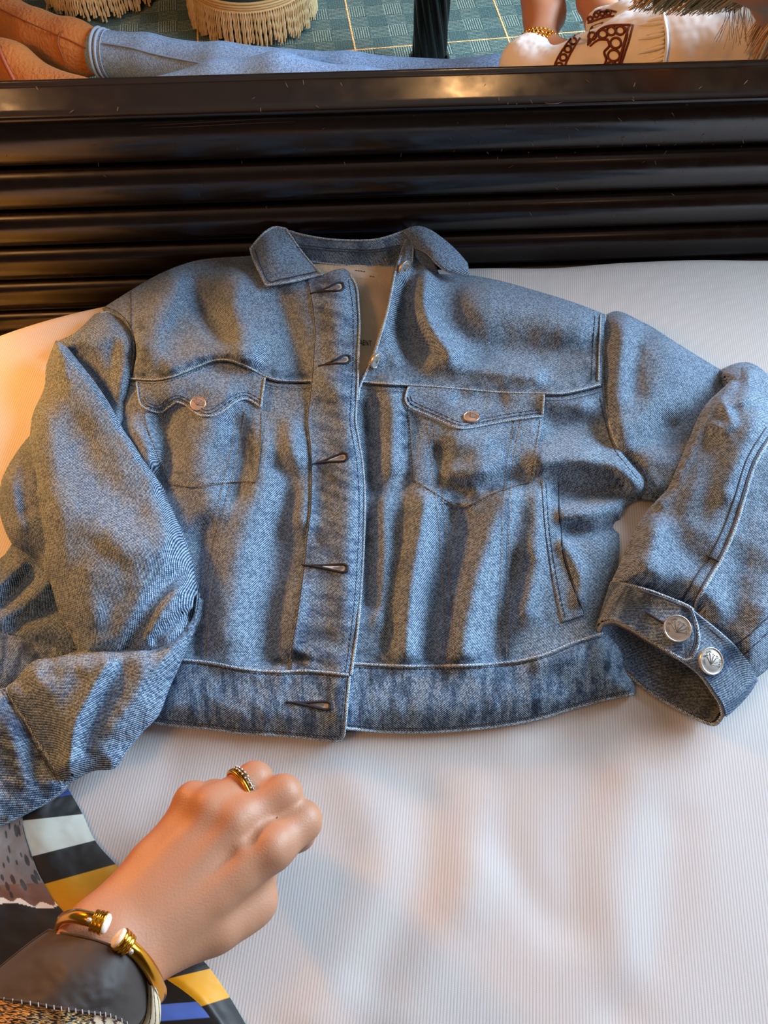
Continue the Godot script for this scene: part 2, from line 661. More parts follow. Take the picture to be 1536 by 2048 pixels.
func nets(field: PackedFloat32Array, nx: int, ny: int, nzz: int, lo: Vector3, cell: float) -> MB:
	var mb := MB.new()
	var where := PackedInt32Array()
	where.resize(nx * ny * nzz)
	where.fill(-1)
	var offs := PackedInt32Array([0, 1, nx, nx + 1, nx * ny, nx * ny + 1, nx * ny + nx, nx * ny + nx + 1])
	var cn := [Vector3(0, 0, 0), Vector3(1, 0, 0), Vector3(0, 1, 0), Vector3(1, 1, 0), Vector3(0, 0, 1), Vector3(1, 0, 1), Vector3(0, 1, 1), Vector3(1, 1, 1)]
	var ed := PackedInt32Array([0, 1, 2, 3, 4, 5, 6, 7, 0, 2, 1, 3, 4, 6, 5, 7, 0, 4, 1, 5, 2, 6, 3, 7])
	for z in nzz - 1:
		for y in ny - 1:
			for x in nx - 1:
				var q := (z * ny + y) * nx + x
				var f0 := field[q] < 0.0
				var mixed := false
				for c in range(1, 8):
					if (field[q + offs[c]] < 0.0) != f0:
						mixed = true
						break
				if not mixed:
					continue
				var sum := Vector3.ZERO
				var cnt := 0
				for e in 12:
					var a := ed[e * 2]
					var b := ed[e * 2 + 1]
					var fa := field[q + offs[a]]
					var fb := field[q + offs[b]]
					if (fa < 0.0) != (fb < 0.0):
						sum += (cn[a] as Vector3).lerp(cn[b], fa / (fa - fb))
						cnt += 1
				var fr := sum / cnt
				var gx := 0.0
				var gy := 0.0
				var gz := 0.0
				for c in 8:
					var v := field[q + offs[c]]
					var o: Vector3 = cn[c]
					var wx := fr.x if o.x > 0.5 else 1.0 - fr.x
					var wy := fr.y if o.y > 0.5 else 1.0 - fr.y
					var wz := fr.z if o.z > 0.5 else 1.0 - fr.z
					gx += v * (1.0 if o.x > 0.5 else -1.0) * wy * wz
					gy += v * (1.0 if o.y > 0.5 else -1.0) * wx * wz
					gz += v * (1.0 if o.z > 0.5 else -1.0) * wx * wy
				where[q] = mb.add(lo + (Vector3(x, y, z) + fr) * cell, Vector3(gx, gy, gz).normalized())
	var sx := 1
	var sy := nx
	var sz := nx * ny
	for z in range(1, nzz - 1):
		for y in range(1, ny - 1):
			for x in range(1, nx - 1):
				var q := (z * ny + y) * nx + x
				var s := field[q] < 0.0
				if (field[q + sx] < 0.0) != s:
					nquad(mb, where[q], where[q - sy], where[q - sy - sz], where[q - sz])
				if (field[q + sy] < 0.0) != s:
					nquad(mb, where[q], where[q - sx], where[q - sx - sz], where[q - sz])
				if (field[q + sz] < 0.0) != s:
					nquad(mb, where[q], where[q - sx], where[q - sx - sy], where[q - sy])
	# one pass of smoothing of positions and normals
	for pass_ in 2:
		var acc := mb.v.duplicate()
		var an := mb.n.duplicate()
		var num := PackedFloat32Array()
		num.resize(mb.v.size())
		num.fill(1.0)
		for t in range(0, mb.ix.size(), 3):
			for e in 3:
				var a := mb.ix[t + e]
				var b := mb.ix[t + (e + 1) % 3]
				acc[a] += mb.v[b]
				an[a] += mb.n[b]
				num[a] += 1.0
		for i in acc.size():
			mb.v[i] = mb.v[i].lerp(acc[i] / num[i], 0.6)
			mb.n[i] = an[i].normalized()
	return mb


func nquad(mb: MB, a: int, b: int, c: int, d: int) -> void:
	if a >= 0 and b >= 0 and c >= 0 and d >= 0:
		mb.quad(a, b, c, d)


# ---------- textures ----------
func picture(n: int, fn: Callable, rgb := true) -> Image:
	var bytes := PackedByteArray()
	bytes.resize(n * n * (3 if rgb else 1))
	var q := 0
	for y in n:
		for x in n:
			if rgb:
				var c: Color = fn.call(x, y)
				bytes[q] = int(clampf(c.r, 0.0, 1.0) * 255.0)
				bytes[q + 1] = int(clampf(c.g, 0.0, 1.0) * 255.0)
				bytes[q + 2] = int(clampf(c.b, 0.0, 1.0) * 255.0)
				q += 3
			else:
				bytes[q] = int(clampf(fn.call(x, y), 0.0, 1.0) * 255.0)
				q += 1
	return Image.create_from_data(n, n, false, Image.FORMAT_RGB8 if rgb else Image.FORMAT_L8, bytes)


func tex(im: Image) -> ImageTexture:
	return ImageTexture.create_from_image(im)


func mat(col: Color, rough := 0.8, metal := 0.0) -> StandardMaterial3D:
	var m := StandardMaterial3D.new()
	m.albedo_color = col
	m.roughness = rough
	m.metallic = metal
	return m


func bump_noise(m: StandardMaterial3D, freq: float, cm: float, scale := 1.0, octaves := 4) -> void:
	var t := NoiseTexture2D.new()
	t.width = 512
	t.height = 512
	t.seamless = true
	var n := FastNoiseLite.new()
	n.seed = 7
	n.frequency = freq
	n.fractal_octaves = octaves
	t.noise = n
	m.heightmap_enabled = true
	m.heightmap_texture = t
	m.heightmap_scale = cm
	m.uv1_triplanar = true
	m.uv1_world_triplanar = true
	m.uv1_scale = Vector3.ONE * scale


func _ready() -> void:
	rng.seed = 11
	nz.seed = 5
	nz.frequency = 0.004
	nz.fractal_octaves = 3
	# ----- camera, sky, lights, exposure -----
	var cam := Camera3D.new()
	cam.name = "camera"
	cam.position = Vector3(0, SEAT + CAMH, 0)
	cam.rotation_degrees = Vector3(-PITCH, 0, 0)
	cam.fov = 70.0
	cam.near = 0.02
	cam.far = 60.0
	add_child(cam)
	cam.current = true
	var we := WorldEnvironment.new()
	we.name = "surroundings"
	var env := Environment.new()
	env.background_mode = Environment.BG_COLOR
	env.background_color = Color(0.72, 0.84, 1.0)
	env.background_energy_multiplier = 1.0
	env.tonemap_mode = Environment.TONE_MAPPER_LINEAR
	env.tonemap_exposure = 1.18
	env.sdfgi_enabled = true
	env.ssao_enabled = true
	env.ssil_enabled = true
	we.environment = env
	add_child(we)
	daylight(Vector3(1.66, 1.22, -1.2), Vector3(-1, -0.22, 0.3), Vector2(1.9, 1.0), 12.5)
	lamp_light(LAMP_AT, Color(1.0, 0.64, 0.25), 0.62, 0.06)
	lamp_light(RAIL_GLOBE_AT, Color(1.0, 0.66, 0.30), 0.1, 0.2)  # glow of the added globe, for warm highlights on the bench back
	for p in DOWNLIGHTS:
		var s := SpotLight3D.new()
		s.name = "downlight_glow"
		s.position = Vector3(p.x, 2.66, p.y)
		s.rotation_degrees = Vector3(-90, 0, 0)
		s.light_color = Color(1.0, 0.76, 0.50)
		s.light_energy = [0.8, 0.3, 0.2, 0.1][DOWNLIGHTS.find(p)]
		s.light_size = 0.07
		s.spot_range = 9.0
		s.spot_angle = 62.0
		s.spot_attenuation = 2.0
		s.shadow_enabled = true
		add_child(s, true)
	materials()
	room()
	bench()
	jacket()
	jacket_sleeves()
	wearer_hand()
	background()


const RAIL_GLOBE_AT := Vector3(-1.2, 2.1, 0.35)
const LAMP_AT := Vector3(-0.70, 0.80, -0.66)
const DOWNLIGHTS := [Vector2(0.34, -2.4), Vector2(-1.5, -2.2), Vector2(-1.6, 0.7), Vector2(1.1, 1.2)]


func daylight(at: Vector3, towards: Vector3, size: Vector2, e: float) -> void:
	var l := AreaLight3D.new()
	l.name = "window_daylight"
	l.look_at_from_position(at, at + towards)
	l.area_size = size
	l.light_color = Color(0.83, 0.92, 1.0)
	l.light_energy = e
	l.area_range = 12.0
	l.shadow_enabled = true
	add_child(l, true)


func lamp_light(at: Vector3, c: Color, e: float, size: float) -> void:
	var l := OmniLight3D.new()
	l.name = "lamp_glow"
	l.position = at
	l.light_color = c
	l.light_energy = e
	l.light_size = size
	l.omni_range = 10.0
	l.omni_attenuation = 2.0
	l.shadow_enabled = true
	add_child(l, true)


# ---------- materials ----------
func materials() -> void:
	var n := 1024
	var rnd := PackedFloat32Array()
	rnd.resize(4096)
	for i in 4096:
		rnd[i] = rng.randf()
	# washed twill: dark warp, pale weft in slanting broken ridges
	var im := picture(n, func(x: int, y: int) -> Color:
		var ph := (x * 104.0 + y * 60.0) / n
		var cr := (x * 38.0 - y * 96.0) / n
		var ci := int(floor(ph)) * 131 + int(floor(cr)) * 17
		var slub: float = rnd[ci & 4095]
		var v := 0.5 + 0.5 * sin(TAU * ph)
		var u := 0.5 + 0.5 * sin(TAU * cr + PI * floorf(ph))
		var k := v * (0.45 + 0.55 * u) + (slub - 0.5) * 0.42 + (rnd[(x * 57 + y * 911) & 4095] - 0.5) * 0.22
		k = clampf(k * 1.3 - 0.02, 0.0, 1.0)
		return Color(0.125, 0.20, 0.315).lerp(Color(0.755, 0.855, 0.93), k))
	var dm := mat(Color(1, 1, 1), 0.88)
	dm.albedo_texture = tex(im)
	dm.vertex_color_use_as_albedo = true
	dm.heightmap_enabled = true
	dm.heightmap_texture = dm.albedo_texture
	dm.heightmap_scale = 0.035
	dm.metallic_specular = 0.3
	dm.rim_enabled = true
	dm.rim = 0.15
	M.denim = dm
	M.edge = dm.duplicate()
	M.edge.albedo_color = Color(1.34, 1.27, 1.2)
	M.thread = mat(Color(0.06, 0.075, 0.11), 0.8)
	M.thread.vertex_color_use_as_albedo = true
	M.thread.albedo_color = Color.WHITE
	var lin := mat(Color(0.86, 0.79, 0.68), 0.9)
	bump_noise(lin, 0.09, 0.05, 6.0)
	lin.vertex_color_use_as_albedo = true
	M.lining = lin
	# cushion cloth: fine raised ribs
	var rib := picture(256, func(x: int, y: int) -> Color:
		var ph := x * 8.0 / 256.0
		var r := 0.5 + 0.5 * sin(TAU * ph)
		var k := 0.86 + 0.11 * sqrt(r) + (rnd[(x * 7 + y * 389) & 4095] - 0.5) * 0.07 + (0.03 if (y + int(ph) * 5) % 8 < 4 else 0.0)
		return Color(k, k, k))
	var cu := mat(Color(0.885, 0.885, 0.885), 0.75)
	cu.albedo_texture = tex(rib)
	cu.heightmap_enabled = true
	cu.heightmap_texture = cu.albedo_texture
	cu.heightmap_scale = 0.07
	cu.metallic_specular = 0.25
	M.cushion = cu
	# dark worn wood
	var wd := mat(Color(0.105, 0.060, 0.038), 0.36)
	wd.metallic_specular = 0.62
	var wt := NoiseTexture2D.new()
	wt.width = 512
	wt.height = 512
	wt.seamless = true
	var wn := FastNoiseLite.new()
	wn.seed = 3
	wn.frequency = 0.02
	wn.fractal_octaves = 5
	wt.noise = wn
	var rmp := Gradient.new()
	rmp.set_color(0, Color(0.13, 0.13, 0.13))
	rmp.set_color(1, Color(0.30, 0.30, 0.30))
	wt.color_ramp = rmp
	wd.roughness = 1.0
	wd.roughness_texture = wt
	wd.uv1_triplanar = true
	wd.uv1_world_triplanar = true
	wd.uv1_scale = Vector3.ONE * 3.0
	wd.heightmap_enabled = true
	wd.heightmap_texture = wt
	wd.heightmap_scale = 0.04
	M.wood = wd
	M.scratch = mat(Color(0.42, 0.31, 0.24), 0.7)
	M.steel = mat(Color(0.86, 0.84, 0.81), 0.34, 0.75)
	M.steel.vertex_color_use_as_albedo = true
	M.copper = mat(Color(0.84, 0.74, 0.67), 0.38, 0.7)
	M.copper.vertex_color_use_as_albedo = true
	M.gold = mat(Color(0.95, 0.68, 0.22), 0.2, 1.0)
	M.skin = mat(Color(0.69, 0.49, 0.37), 0.52)
	M.skin.subsurf_scatter_enabled = true
	M.skin.subsurf_scatter_strength = 0.06
	bump_noise(M.skin, 0.05, 0.014, 22.0)


# ---------- the room ----------
func box(mb: MB, lo: Vector3, hi: Vector3) -> void:
	for ax in 3:
		for s in 2:
			var n := Vector3.ZERO
			n[ax] = 1.0 if s else -1.0
			var u := (ax + 1) % 3
			var w := (ax + 2) % 3
			var ids := []
			for q in [Vector2(0, 0), Vector2(1, 0), Vector2(1, 1), Vector2(0, 1)]:
				var p := lo
				p[ax] = hi[ax] if s else lo[ax]
				p[u] = lerpf(lo[u], hi[u], q.x)
				p[w] = lerpf(lo[w], hi[w], q.y)
				ids.append(mb.add(p, n, Vector2(p[u], p[w])))
			mb.quad(ids[0], ids[1], ids[2], ids[3])


func slab(called: String, parts: Array, m: Material) -> void:
	var mb := MB.new()
	for p in parts:
		box(mb, p[0], p[1])
	put(mb, called, m).set_meta("kind", "structure")


func room() -> void:
	var wall := mat(Color(0.42, 0.39, 0.36), 0.9)
	var n := 512
	var carpet := picture(n, func(x: int, y: int) -> Color:
		var bx := int(x / 64.0)
		var by := int(y / 64.0)
		var c := Color(0.17, 0.26, 0.27)
		var hz := (y / 4) % 2 == 0
		var vt := (x / 4) % 2 == 0
		if (bx + by) % 2 == 0:
			c = Color(0.28, 0.38, 0.38) if hz else Color(0.12, 0.19, 0.21)
		elif bx % 2 == 0:
			c = Color(0.33, 0.42, 0.41) if vt else Color(0.14, 0.22, 0.24)
		else:
			c = Color(0.20, 0.30, 0.31) if (hz and vt) else Color(0.15, 0.24, 0.26)
		if x % 512 < 6 or y % 512 < 6:
			c = Color(0.62, 0.53, 0.36)
		return c * (0.8 + 0.4 * nz.get_noise_2d(x * 40.0, y * 40.0) + 0.12 * ((x * 7 + y * 13) % 5) / 5.0))
	var cm := mat(Color(1.9, 1.75, 1.65), 0.95)
	cm.albedo_texture = tex(carpet)
	cm.heightmap_enabled = true
	cm.heightmap_texture = cm.albedo_texture
	cm.heightmap_scale = 0.3
	M.carpet = cm
	var mb := MB.new()
	var ids := []
	var ca := PY(709, 101, 0)
	var d1 := (PY(687, 0, 0) - PY(710, 112, 0)).normalized()
	var d2 := Vector3(-d1.z, 0, d1.x)
	var gap := absf((PY(1025, 105, 0) - ca).dot(d2))
	for q in [Vector3(-3, 0, -4), Vector3(1.75, 0, -4), Vector3(1.75, 0, 3), Vector3(-3, 0, 3)]:
		ids.append(mb.add(q, Vector3.UP, Vector2((q - ca).dot(d2), (q - ca).dot(d1)) / gap))
	mb.quad(ids[0], ids[1], ids[2], ids[3])
	box(mb, Vector3(-3, -0.1, -4), Vector3(1.75, -0.004, 3))
	put(mb, "floor", cm).set_meta("kind", "structure")
	slab("ceiling", [[Vector3(-3.1, 2.7, -4.1), Vector3(1.85, 2.8, 3.1)]], mat(Color(0.62, 0.58, 0.53), 0.9))
	slab("wall_left", [[Vector3(-3.1, 0, -4.1), Vector3(-3, 2.7, 3.1)]], wall)
	slab("wall_near", [[Vector3(-3, 0, 3), Vector3(1.75, 2.7, 3.1)]], wall)
	slab("wall_right", [[Vector3(1.75, 0, -4.1), Vector3(1.85, 0.68, 3.1)], [Vector3(1.75, 1.78, -4.1), Vector3(1.85, 2.7, 3.1)], [Vector3(1.75, 0.68, -4.1), Vector3(1.85, 1.78, -2.2)], [Vector3(1.75, 0.68, -0.2), Vector3(1.85, 1.78, 3.1)]], wall)
	slab("wall_far", [[Vector3(-3, 0, -4.1), Vector3(1.75, 2.7, -4)]], wall)
	var wf := MB.new()
	for zz in [-2.18, -1.52, -0.86, -0.22]:
		box(wf, Vector3(1.77, 0.68, zz - 0.02), Vector3(1.82, 1.78, zz + 0.02))
	for yy in [0.70, 1.23, 1.76]:
		box(wf, Vector3(1.77, yy - 0.02, -2.2), Vector3(1.82, yy + 0.02, -0.2))
	var win := put(wf, "window_1", mat(Color(0.8, 0.78, 0.74), 0.6))
	win.set_meta("kind", "structure")
	var gl := StandardMaterial3D.new()
	gl.albedo_color = Color(0.9, 0.95, 1.0, 0.06)
	gl.transparency = BaseMaterial3D.TRANSPARENCY_ALPHA
	gl.roughness = 0.05
	wf = MB.new()
	box(wf, Vector3(1.793, 0.69, -2.19), Vector3(1.797, 1.77, -0.21))
	put(wf, "pane", gl, win)
	# lamp on a side table outside the left of the picture
	var st := thing("side_table", "small dark side table at the left end of the bench", "table")
	st.position = Vector3(LAMP_AT.x - 0.02, 0, LAMP_AT.z - 0.02)
	var b := MB.new()
	lathe(b, [Vector2(0, 0.55), Vector2(0.16, 0.55), Vector2(0.165, 0.54), Vector2(0.16, 0.53), Vector2(0, 0.53)], Transform3D.IDENTITY, 28)
	put(b, "table_top", M.wood, st)
	b = MB.new()
	lathe(b, [Vector2(0.02, 0.53), Vector2(0.02, 0.04), Vector2(0.12, 0.02), Vector2(0.13, 0.0)], Transform3D.IDENTITY, 20)
	put(b, "pedestal", M.wood, st)
	var lamp := thing("table_lamp", "brass table lamp with a warm glowing globe on the side table", "lamp")
	lamp.position = Vector3(LAMP_AT.x, 0.55, LAMP_AT.z)
	b = MB.new()
	lathe(b, [Vector2(0.0, 0.225), Vector2(0.03, 0.222), Vector2(0.012, 0.2), Vector2(0.012, 0.05), Vector2(0.05, 0.02), Vector2(0.06, 0.0)], Transform3D.IDENTITY, 24)
	put(b, "base", M.gold, lamp)
	b = MB.new()
	var pr := []
	for i in 17:
		pr.append(Vector2(0.07 * sin(PI * i / 16.0), LAMP_AT.y - 0.55 + 0.07 * cos(PI * i / 16.0)))
	lathe(b, pr, Transform3D.IDENTITY, 24)
	var gm := mat(Color(1, 0.86, 0.66), 0.4)
	gm.emission_enabled = true
	gm.emission = Color(1.0, 0.60, 0.23)
	gm.emission_energy_multiplier = 3.0
	put(b, "globe", gm, lamp)
	var added_globe := thing("rail_glow_globe", "unseen warm globe added left of the bench for highlights on its rail and rolls", "lamp")  # unseen globe, added for its reflection in the rail and rolls
	added_globe.position = RAIL_GLOBE_AT
	b = MB.new()
	pr = []
	for i in 17:
		pr.append(Vector2(0.22 * sin(PI * i / 16.0), 0.22 * cos(PI * i / 16.0)))
	lathe(b, pr, Transform3D.IDENTITY, 32)
	var pg := mat(Color(1, 0.88, 0.7), 0.6)
	pg.emission_enabled = true
	pg.emission = Color(1.0, 0.66, 0.30)
	pg.emission_energy_multiplier = 4.5
	put(b, "globe", pg, added_globe)
	b = MB.new()
	tube(b, PackedVector3Array([Vector3(0, 0.2, 0), Vector3(0, 0.6, 0)]), 0.004, 6)
	put(b, "cord", M.wood, added_globe)
	for p in DOWNLIGHTS:
		var d := thing("downlight", ["recessed warm ceiling downlight over the seated woman", "recessed warm ceiling downlight over the far left corner", "recessed warm ceiling downlight behind the bench on the lamp side", "recessed warm ceiling downlight behind the bench on the window side"][DOWNLIGHTS.find(p)], "ceiling light", "recessed downlights in the ceiling")
		d.position = Vector3(p.x, 2.7, p.y)
		b = MB.new()
		lathe(b, [Vector2(0.1, 0.0), Vector2(0.1, -0.012), Vector2(0.075, -0.012), Vector2(0.07, 0.0)], Transform3D.IDENTITY, 24)
		put(b, "trim_ring", M.steel, d)
		b = MB.new()
		lathe(b, [Vector2(0.07, -0.004), Vector2(0.0, -0.004)], Transform3D.IDENTITY, 24)
		put(b, "bulb", gm, d)


# ---------- bench: cushion and reeded back ----------
var back_at := Vector3(0, SEAT, -0.622)
var back_e := Vector3(cos(deg_to_rad(2.67)), 0, -sin(deg_to_rad(2.67)))
var back_n := Vector3.ZERO


func extrude(prof: Array, called: String, m: Material, parent: Node, x0 := -0.53, x1 := 1.1, segs := 8) -> MeshInstance3D:
	var mb := MB.new()
	var n := prof.size()
	for i in n:
		var t: Vector2 = (prof[mini(i + 1, n - 1)] - prof[maxi(i - 1, 0)]).normalized()
		var nn := back_n * -t.y + Vector3.UP * t.x
		for k in segs + 1:
			var x := lerpf(x0, x1, float(k) / segs)
			mb.add(back_at + back_e * x + back_n * prof[i].x + Vector3.UP * prof[i].y, nn.normalized(), Vector2(x, i * 0.01))
	for i in n - 1:
		for k in segs:
			var q := i * (segs + 1) + k
			mb.quad(q, q + 1, q + segs + 2, q + segs + 1)
	for e in [0, segs]:
		var nn := back_e * (-1.0 if e == 0 else 1.0)
		var f := mb.v.size()
		var poly := PackedVector2Array(prof)
		for i in n:
			mb.add(mb.v[i * (segs + 1) + e], nn)
		var tr := Geometry2D.triangulate_polygon(poly)
		for q in range(0, tr.size(), 3):
			mb.tri(f + tr[q], f + tr[q + 1], f + tr[q + 2])
	return put(mb, called, m, parent)


func bench() -> void:
	back_n = back_e.cross(Vector3.UP)
	var bk := thing("bench", "dark brown wooden bench with a reeded back and scratched glossy top rail behind the jacket", "bench")
	# top rail: flat top sloping a little, rounded nose, under-cut; outline runs front to back
	var prof := [Vector2(0.004, 0.1575), Vector2(0.0105, 0.158), Vector2(0.0130, 0.1600), Vector2(0.0138, 0.1622), Vector2(0.0128, 0.1645), Vector2(0.0098, 0.1662), Vector2(0.006, 0.1668), Vector2(-0.018, 0.1705), Vector2(-0.0205, 0.1706), Vector2(-0.0215, 0.1697), Vector2(-0.0228, 0.1710), Vector2(-0.0255, 0.1722), Vector2(-0.0285, 0.1715), Vector2(-0.0305, 0.169), Vector2(-0.0305, 0.12), Vector2(-0.013, 0.12), Vector2(-0.013, 0.157)]
	extrude(prof, "top_rail", M.wood, bk)
	var y := 0.1575
	for i in 7:
		var p := [0.0525, 0.0475, 0.0445, 0.046, 0.046, 0.046, 0.046][i] as float
		var r := []
		r.append(Vector2(-0.03, y - 0.001))
		for k in 13:
			var a := PI * k / 12.0
			r.append(Vector2(-0.012 + 0.021 * pow(sin(a), 0.75), y - 0.0008 - (p - 0.0016) * (0.5 - 0.5 * cos(a))))
		r.append(Vector2(-0.03, y - p + 0.001))
		extrude(r, "roll", M.wood, bk)
		y -= p
	var bp := [Vector2(-0.026, 0.14), Vector2(-0.026, -SEAT + 0.06), Vector2(-0.05, -SEAT + 0.06), Vector2(-0.05, 0.14)]
	extrude(bp, "back_board", M.wood, bk)
	# scratches: thin raised scuffs in the lacquer
	var mb := MB.new()
	for i in 90:
		var px := rng.randf_range(10, 1526)
		var py := rng.randf_range(165, 440)
		if rng.randf() < 0.5:
			px = rng.randf_range(900, 1530)
			py = rng.randf_range(165, 330)
		var ang := rng.randf_range(-2.6, -0.5)
		var l := rng.randf_range(3, 14)
		scuff(mb, px, py, px + cos(ang) * l, py + sin(ang) * l * 0.7)
	for q in [[285, 251, 590, 235], [300, 256, 590, 243], [520, 224, 760, 222], [760, 220, 1010, 213], [1055, 205, 1130, 203], [1070, 207, 1200, 203]]:
		scuff(mb, q[0], q[1], q[2], q[3])
	put(mb, "scratches", M.scratch, bk).set_meta("kind", "stuff")
	# cushion
	var far := smooth([Vector2(-700, 1200), Vector2(-330, 800), Vector2(-120, 690), Vector2(0, 634), Vector2(150, 588), Vector2(300, 556), Vector2(460, 524), Vector2(700, 508), Vector2(950, 498), Vector2(1100, 498), Vector2(1250, 488), Vector2(1400, 482), Vector2(1536, 484), Vector2(1900, 488)], false, 6)
	var fx := PackedVector2Array()
	for p in far:
		var w := P(p.x, p.y, -7.0)
		fx.append(Vector2(w.x, w.z))
	var cb := MB.new()
	var nx := 190
	var nzz := 150
	var strokes := [[1.8, 45.0, Vector2(1030, 1480), Vector2(960, 1650), Vector2(930, 1800)], [-1.7, 40.0, Vector2(1000, 1560), Vector2(1010, 1700), Vector2(1100, 1850)], [2.0, 50.0, Vector2(700, 1560), Vector2(760, 1720), Vector2(700, 1900), Vector2(620, 2040)],
		[-2.0, 45.0, Vector2(850, 1600), Vector2(840, 1760), Vector2(740, 1950)], [1.8, 50.0, Vector2(960, 1750), Vector2(880, 1900), Vector2(800, 2048)], [-1.6, 40.0, Vector2(1180, 1560), Vector2(1130, 1700), Vector2(1150, 1850)],
		[1.8, 45.0, Vector2(1270, 1560), Vector2(1230, 1750), Vector2(1260, 1950)], [-1.7, 45.0, Vector2(1350, 1650), Vector2(1330, 1850), Vector2(1240, 2030)], [1.6, 40.0, Vector2(640, 1480), Vector2(560, 1560)], [-1.4, 30.0, Vector2(350, 1480), Vector2(340, 1560), Vector2(300, 1640)]]
	var sf := dome(PackedVector2Array([Vector2(100, 1380), Vector2(1536, 1380), Vector2(1536, 2070), Vector2(100, 2070)]), 0.0, 0.0, 50.0, strokes, 0.0, 12.0)
	for j in nzz + 1:
		for i in nx + 1:
			var x := lerpf(-0.52, 1.05, float(i) / nx)
			var ze := far_edge(fx, x)
			var t := float(j) / nzz
			var tt := 0.06 * t if t < 0.0 else t
			var d := pow(tt, 1.5) * (0.42 - ze)
			var R := 0.05
			var q := clampf(d / R, 0.0, 1.0)
			var hgt := -0.055 * pow(1.0 - q, 2.4) + 0.0015 * nz.get_noise_2d(x * 700.0, (ze + d) * 700.0)
			if j == 0:
				hgt = -0.12
			var pos := Vector3(x, SEAT + hgt, ze + d - (0.006 if j == 0 else 0.0))
			# nearby folds of the cloth
			var rel := pos - Vector3(0, SEAT + CAMH, 0)
			var depth := -rel.y * sp - rel.z * cp
			if depth > 0.2:
				var pp := Vector2(768.0 + rel.x / depth * FOC, 1024.0 - (rel.y * cp - rel.z * sp) / depth * FOC)
				if pp.y > 1380 and pp.y < 2060 and pp.x > 100 and pp.x < 1530:
					pos.y += sf.at(pp) * 0.001
			cb.add(pos, Vector3.UP, Vector2(x * cos(0.1) + pos.z * sin(0.1), pos.z) / 0.0168)
	for j in nzz + 1:
		for i in nx + 1:
			var k := j * (nx + 1) + i
			var du := cb.v[j * (nx + 1) + mini(i + 1, nx)] - cb.v[j * (nx + 1) + maxi(i - 1, 0)]
			var dv := cb.v[mini(j + 1, nzz) * (nx + 1) + i] - cb.v[maxi(j - 1, 0) * (nx + 1) + i]
			cb.n[k] = dv.cross(du).normalized()
	for j in nzz:
		for i in nx:
			var k := j * (nx + 1) + i
			cb.quad(k, k + 1, k + nx + 2, k + nx + 1)
	box(cb, Vector3(-0.52, SEAT - 0.13, -0.55), Vector3(1.05, SEAT - 0.119, 0.42))
	tag(put(cb, "seat_cushion", M.cushion), "pale cream bench cushion in finely ribbed cloth under the denim jacket", "cushion")
	var fr := MB.new()
	box(fr, Vector3(-0.52, SEAT - 0.22, -0.58), Vector3(1.05, SEAT - 0.135, 0.40))
	put(fr, "seat_frame", M.wood, bk)
	for sx in [-0.48, 0.98]:
		for zz in [-0.53, 0.33]:
			fr = MB.new()
			box(fr, Vector3(sx - 0.03, 0, zz - 0.03), Vector3(sx + 0.03, SEAT - 0.22, zz + 0.03))
			put(fr, "leg", M.wood, bk)


func far_edge(l: PackedVector2Array, x: float) -> float:
	if x <= l[0].x:
		return l[0].y
	for i in l.size() - 1:
		if x <= l[i + 1].x:
			return lerpf(l[i].y, l[i + 1].y, (x - l[i].x) / maxf(1e-5, l[i + 1].x - l[i].x))
	return l[l.size() - 1].y


# a scuff laid on the face of the back where that line of sight meets it
func on_back(px: float, py: float) -> Vector3:
	var d := ray(px, py)
	var o := Vector3(0, SEAT + CAMH, 0)
	var best := (back_at + back_n * 0.009 - o).dot(back_n) / d.dot(back_n)
	var p := o + d * best
	if p.y > SEAT + 0.162:
		var t := (SEAT + 0.1687 - o.y) / d.y
		p = o + d * t
		p.y = SEAT + 0.1668 + 0.0037 * clampf(((back_at - p).dot(back_n) + 0.006) / 0.024, 0.0, 1.0) + 0.0002
	return p


func scuff(mb: MB, ax: float, ay: float, bx: float, by: float) -> void:
	var pts := PackedVector3Array()
	for k in 6:
		pts.append(on_back(lerpf(ax, bx, k / 5.0), lerpf(ay, by, k / 5.0) + sin(k * 1.3) * 0.4))
	tube(mb, pts, 0.00025, 4, Color.WHITE, false, PackedFloat32Array([0.00008, 0.0002, 0.00025, 0.00025, 0.0002, 0.00008]))


# ---------- the denim jacket ----------
var jk: Node3D
var tone: Fld        # the wash: darker along seams, paler on worn edges; plus painted shade beside the placket
var tf: Fld          # height of the front of the jacket
const V := Vector2.ZERO
const NAVY := Color(0.042, 0.052, 0.080)
const TAN := Color(0.30, 0.20, 0.10)
const PALE := Color(0.50, 0.52, 0.52)


func pv(l: Array) -> PackedVector2Array:
	return smooth(l, true, 4)


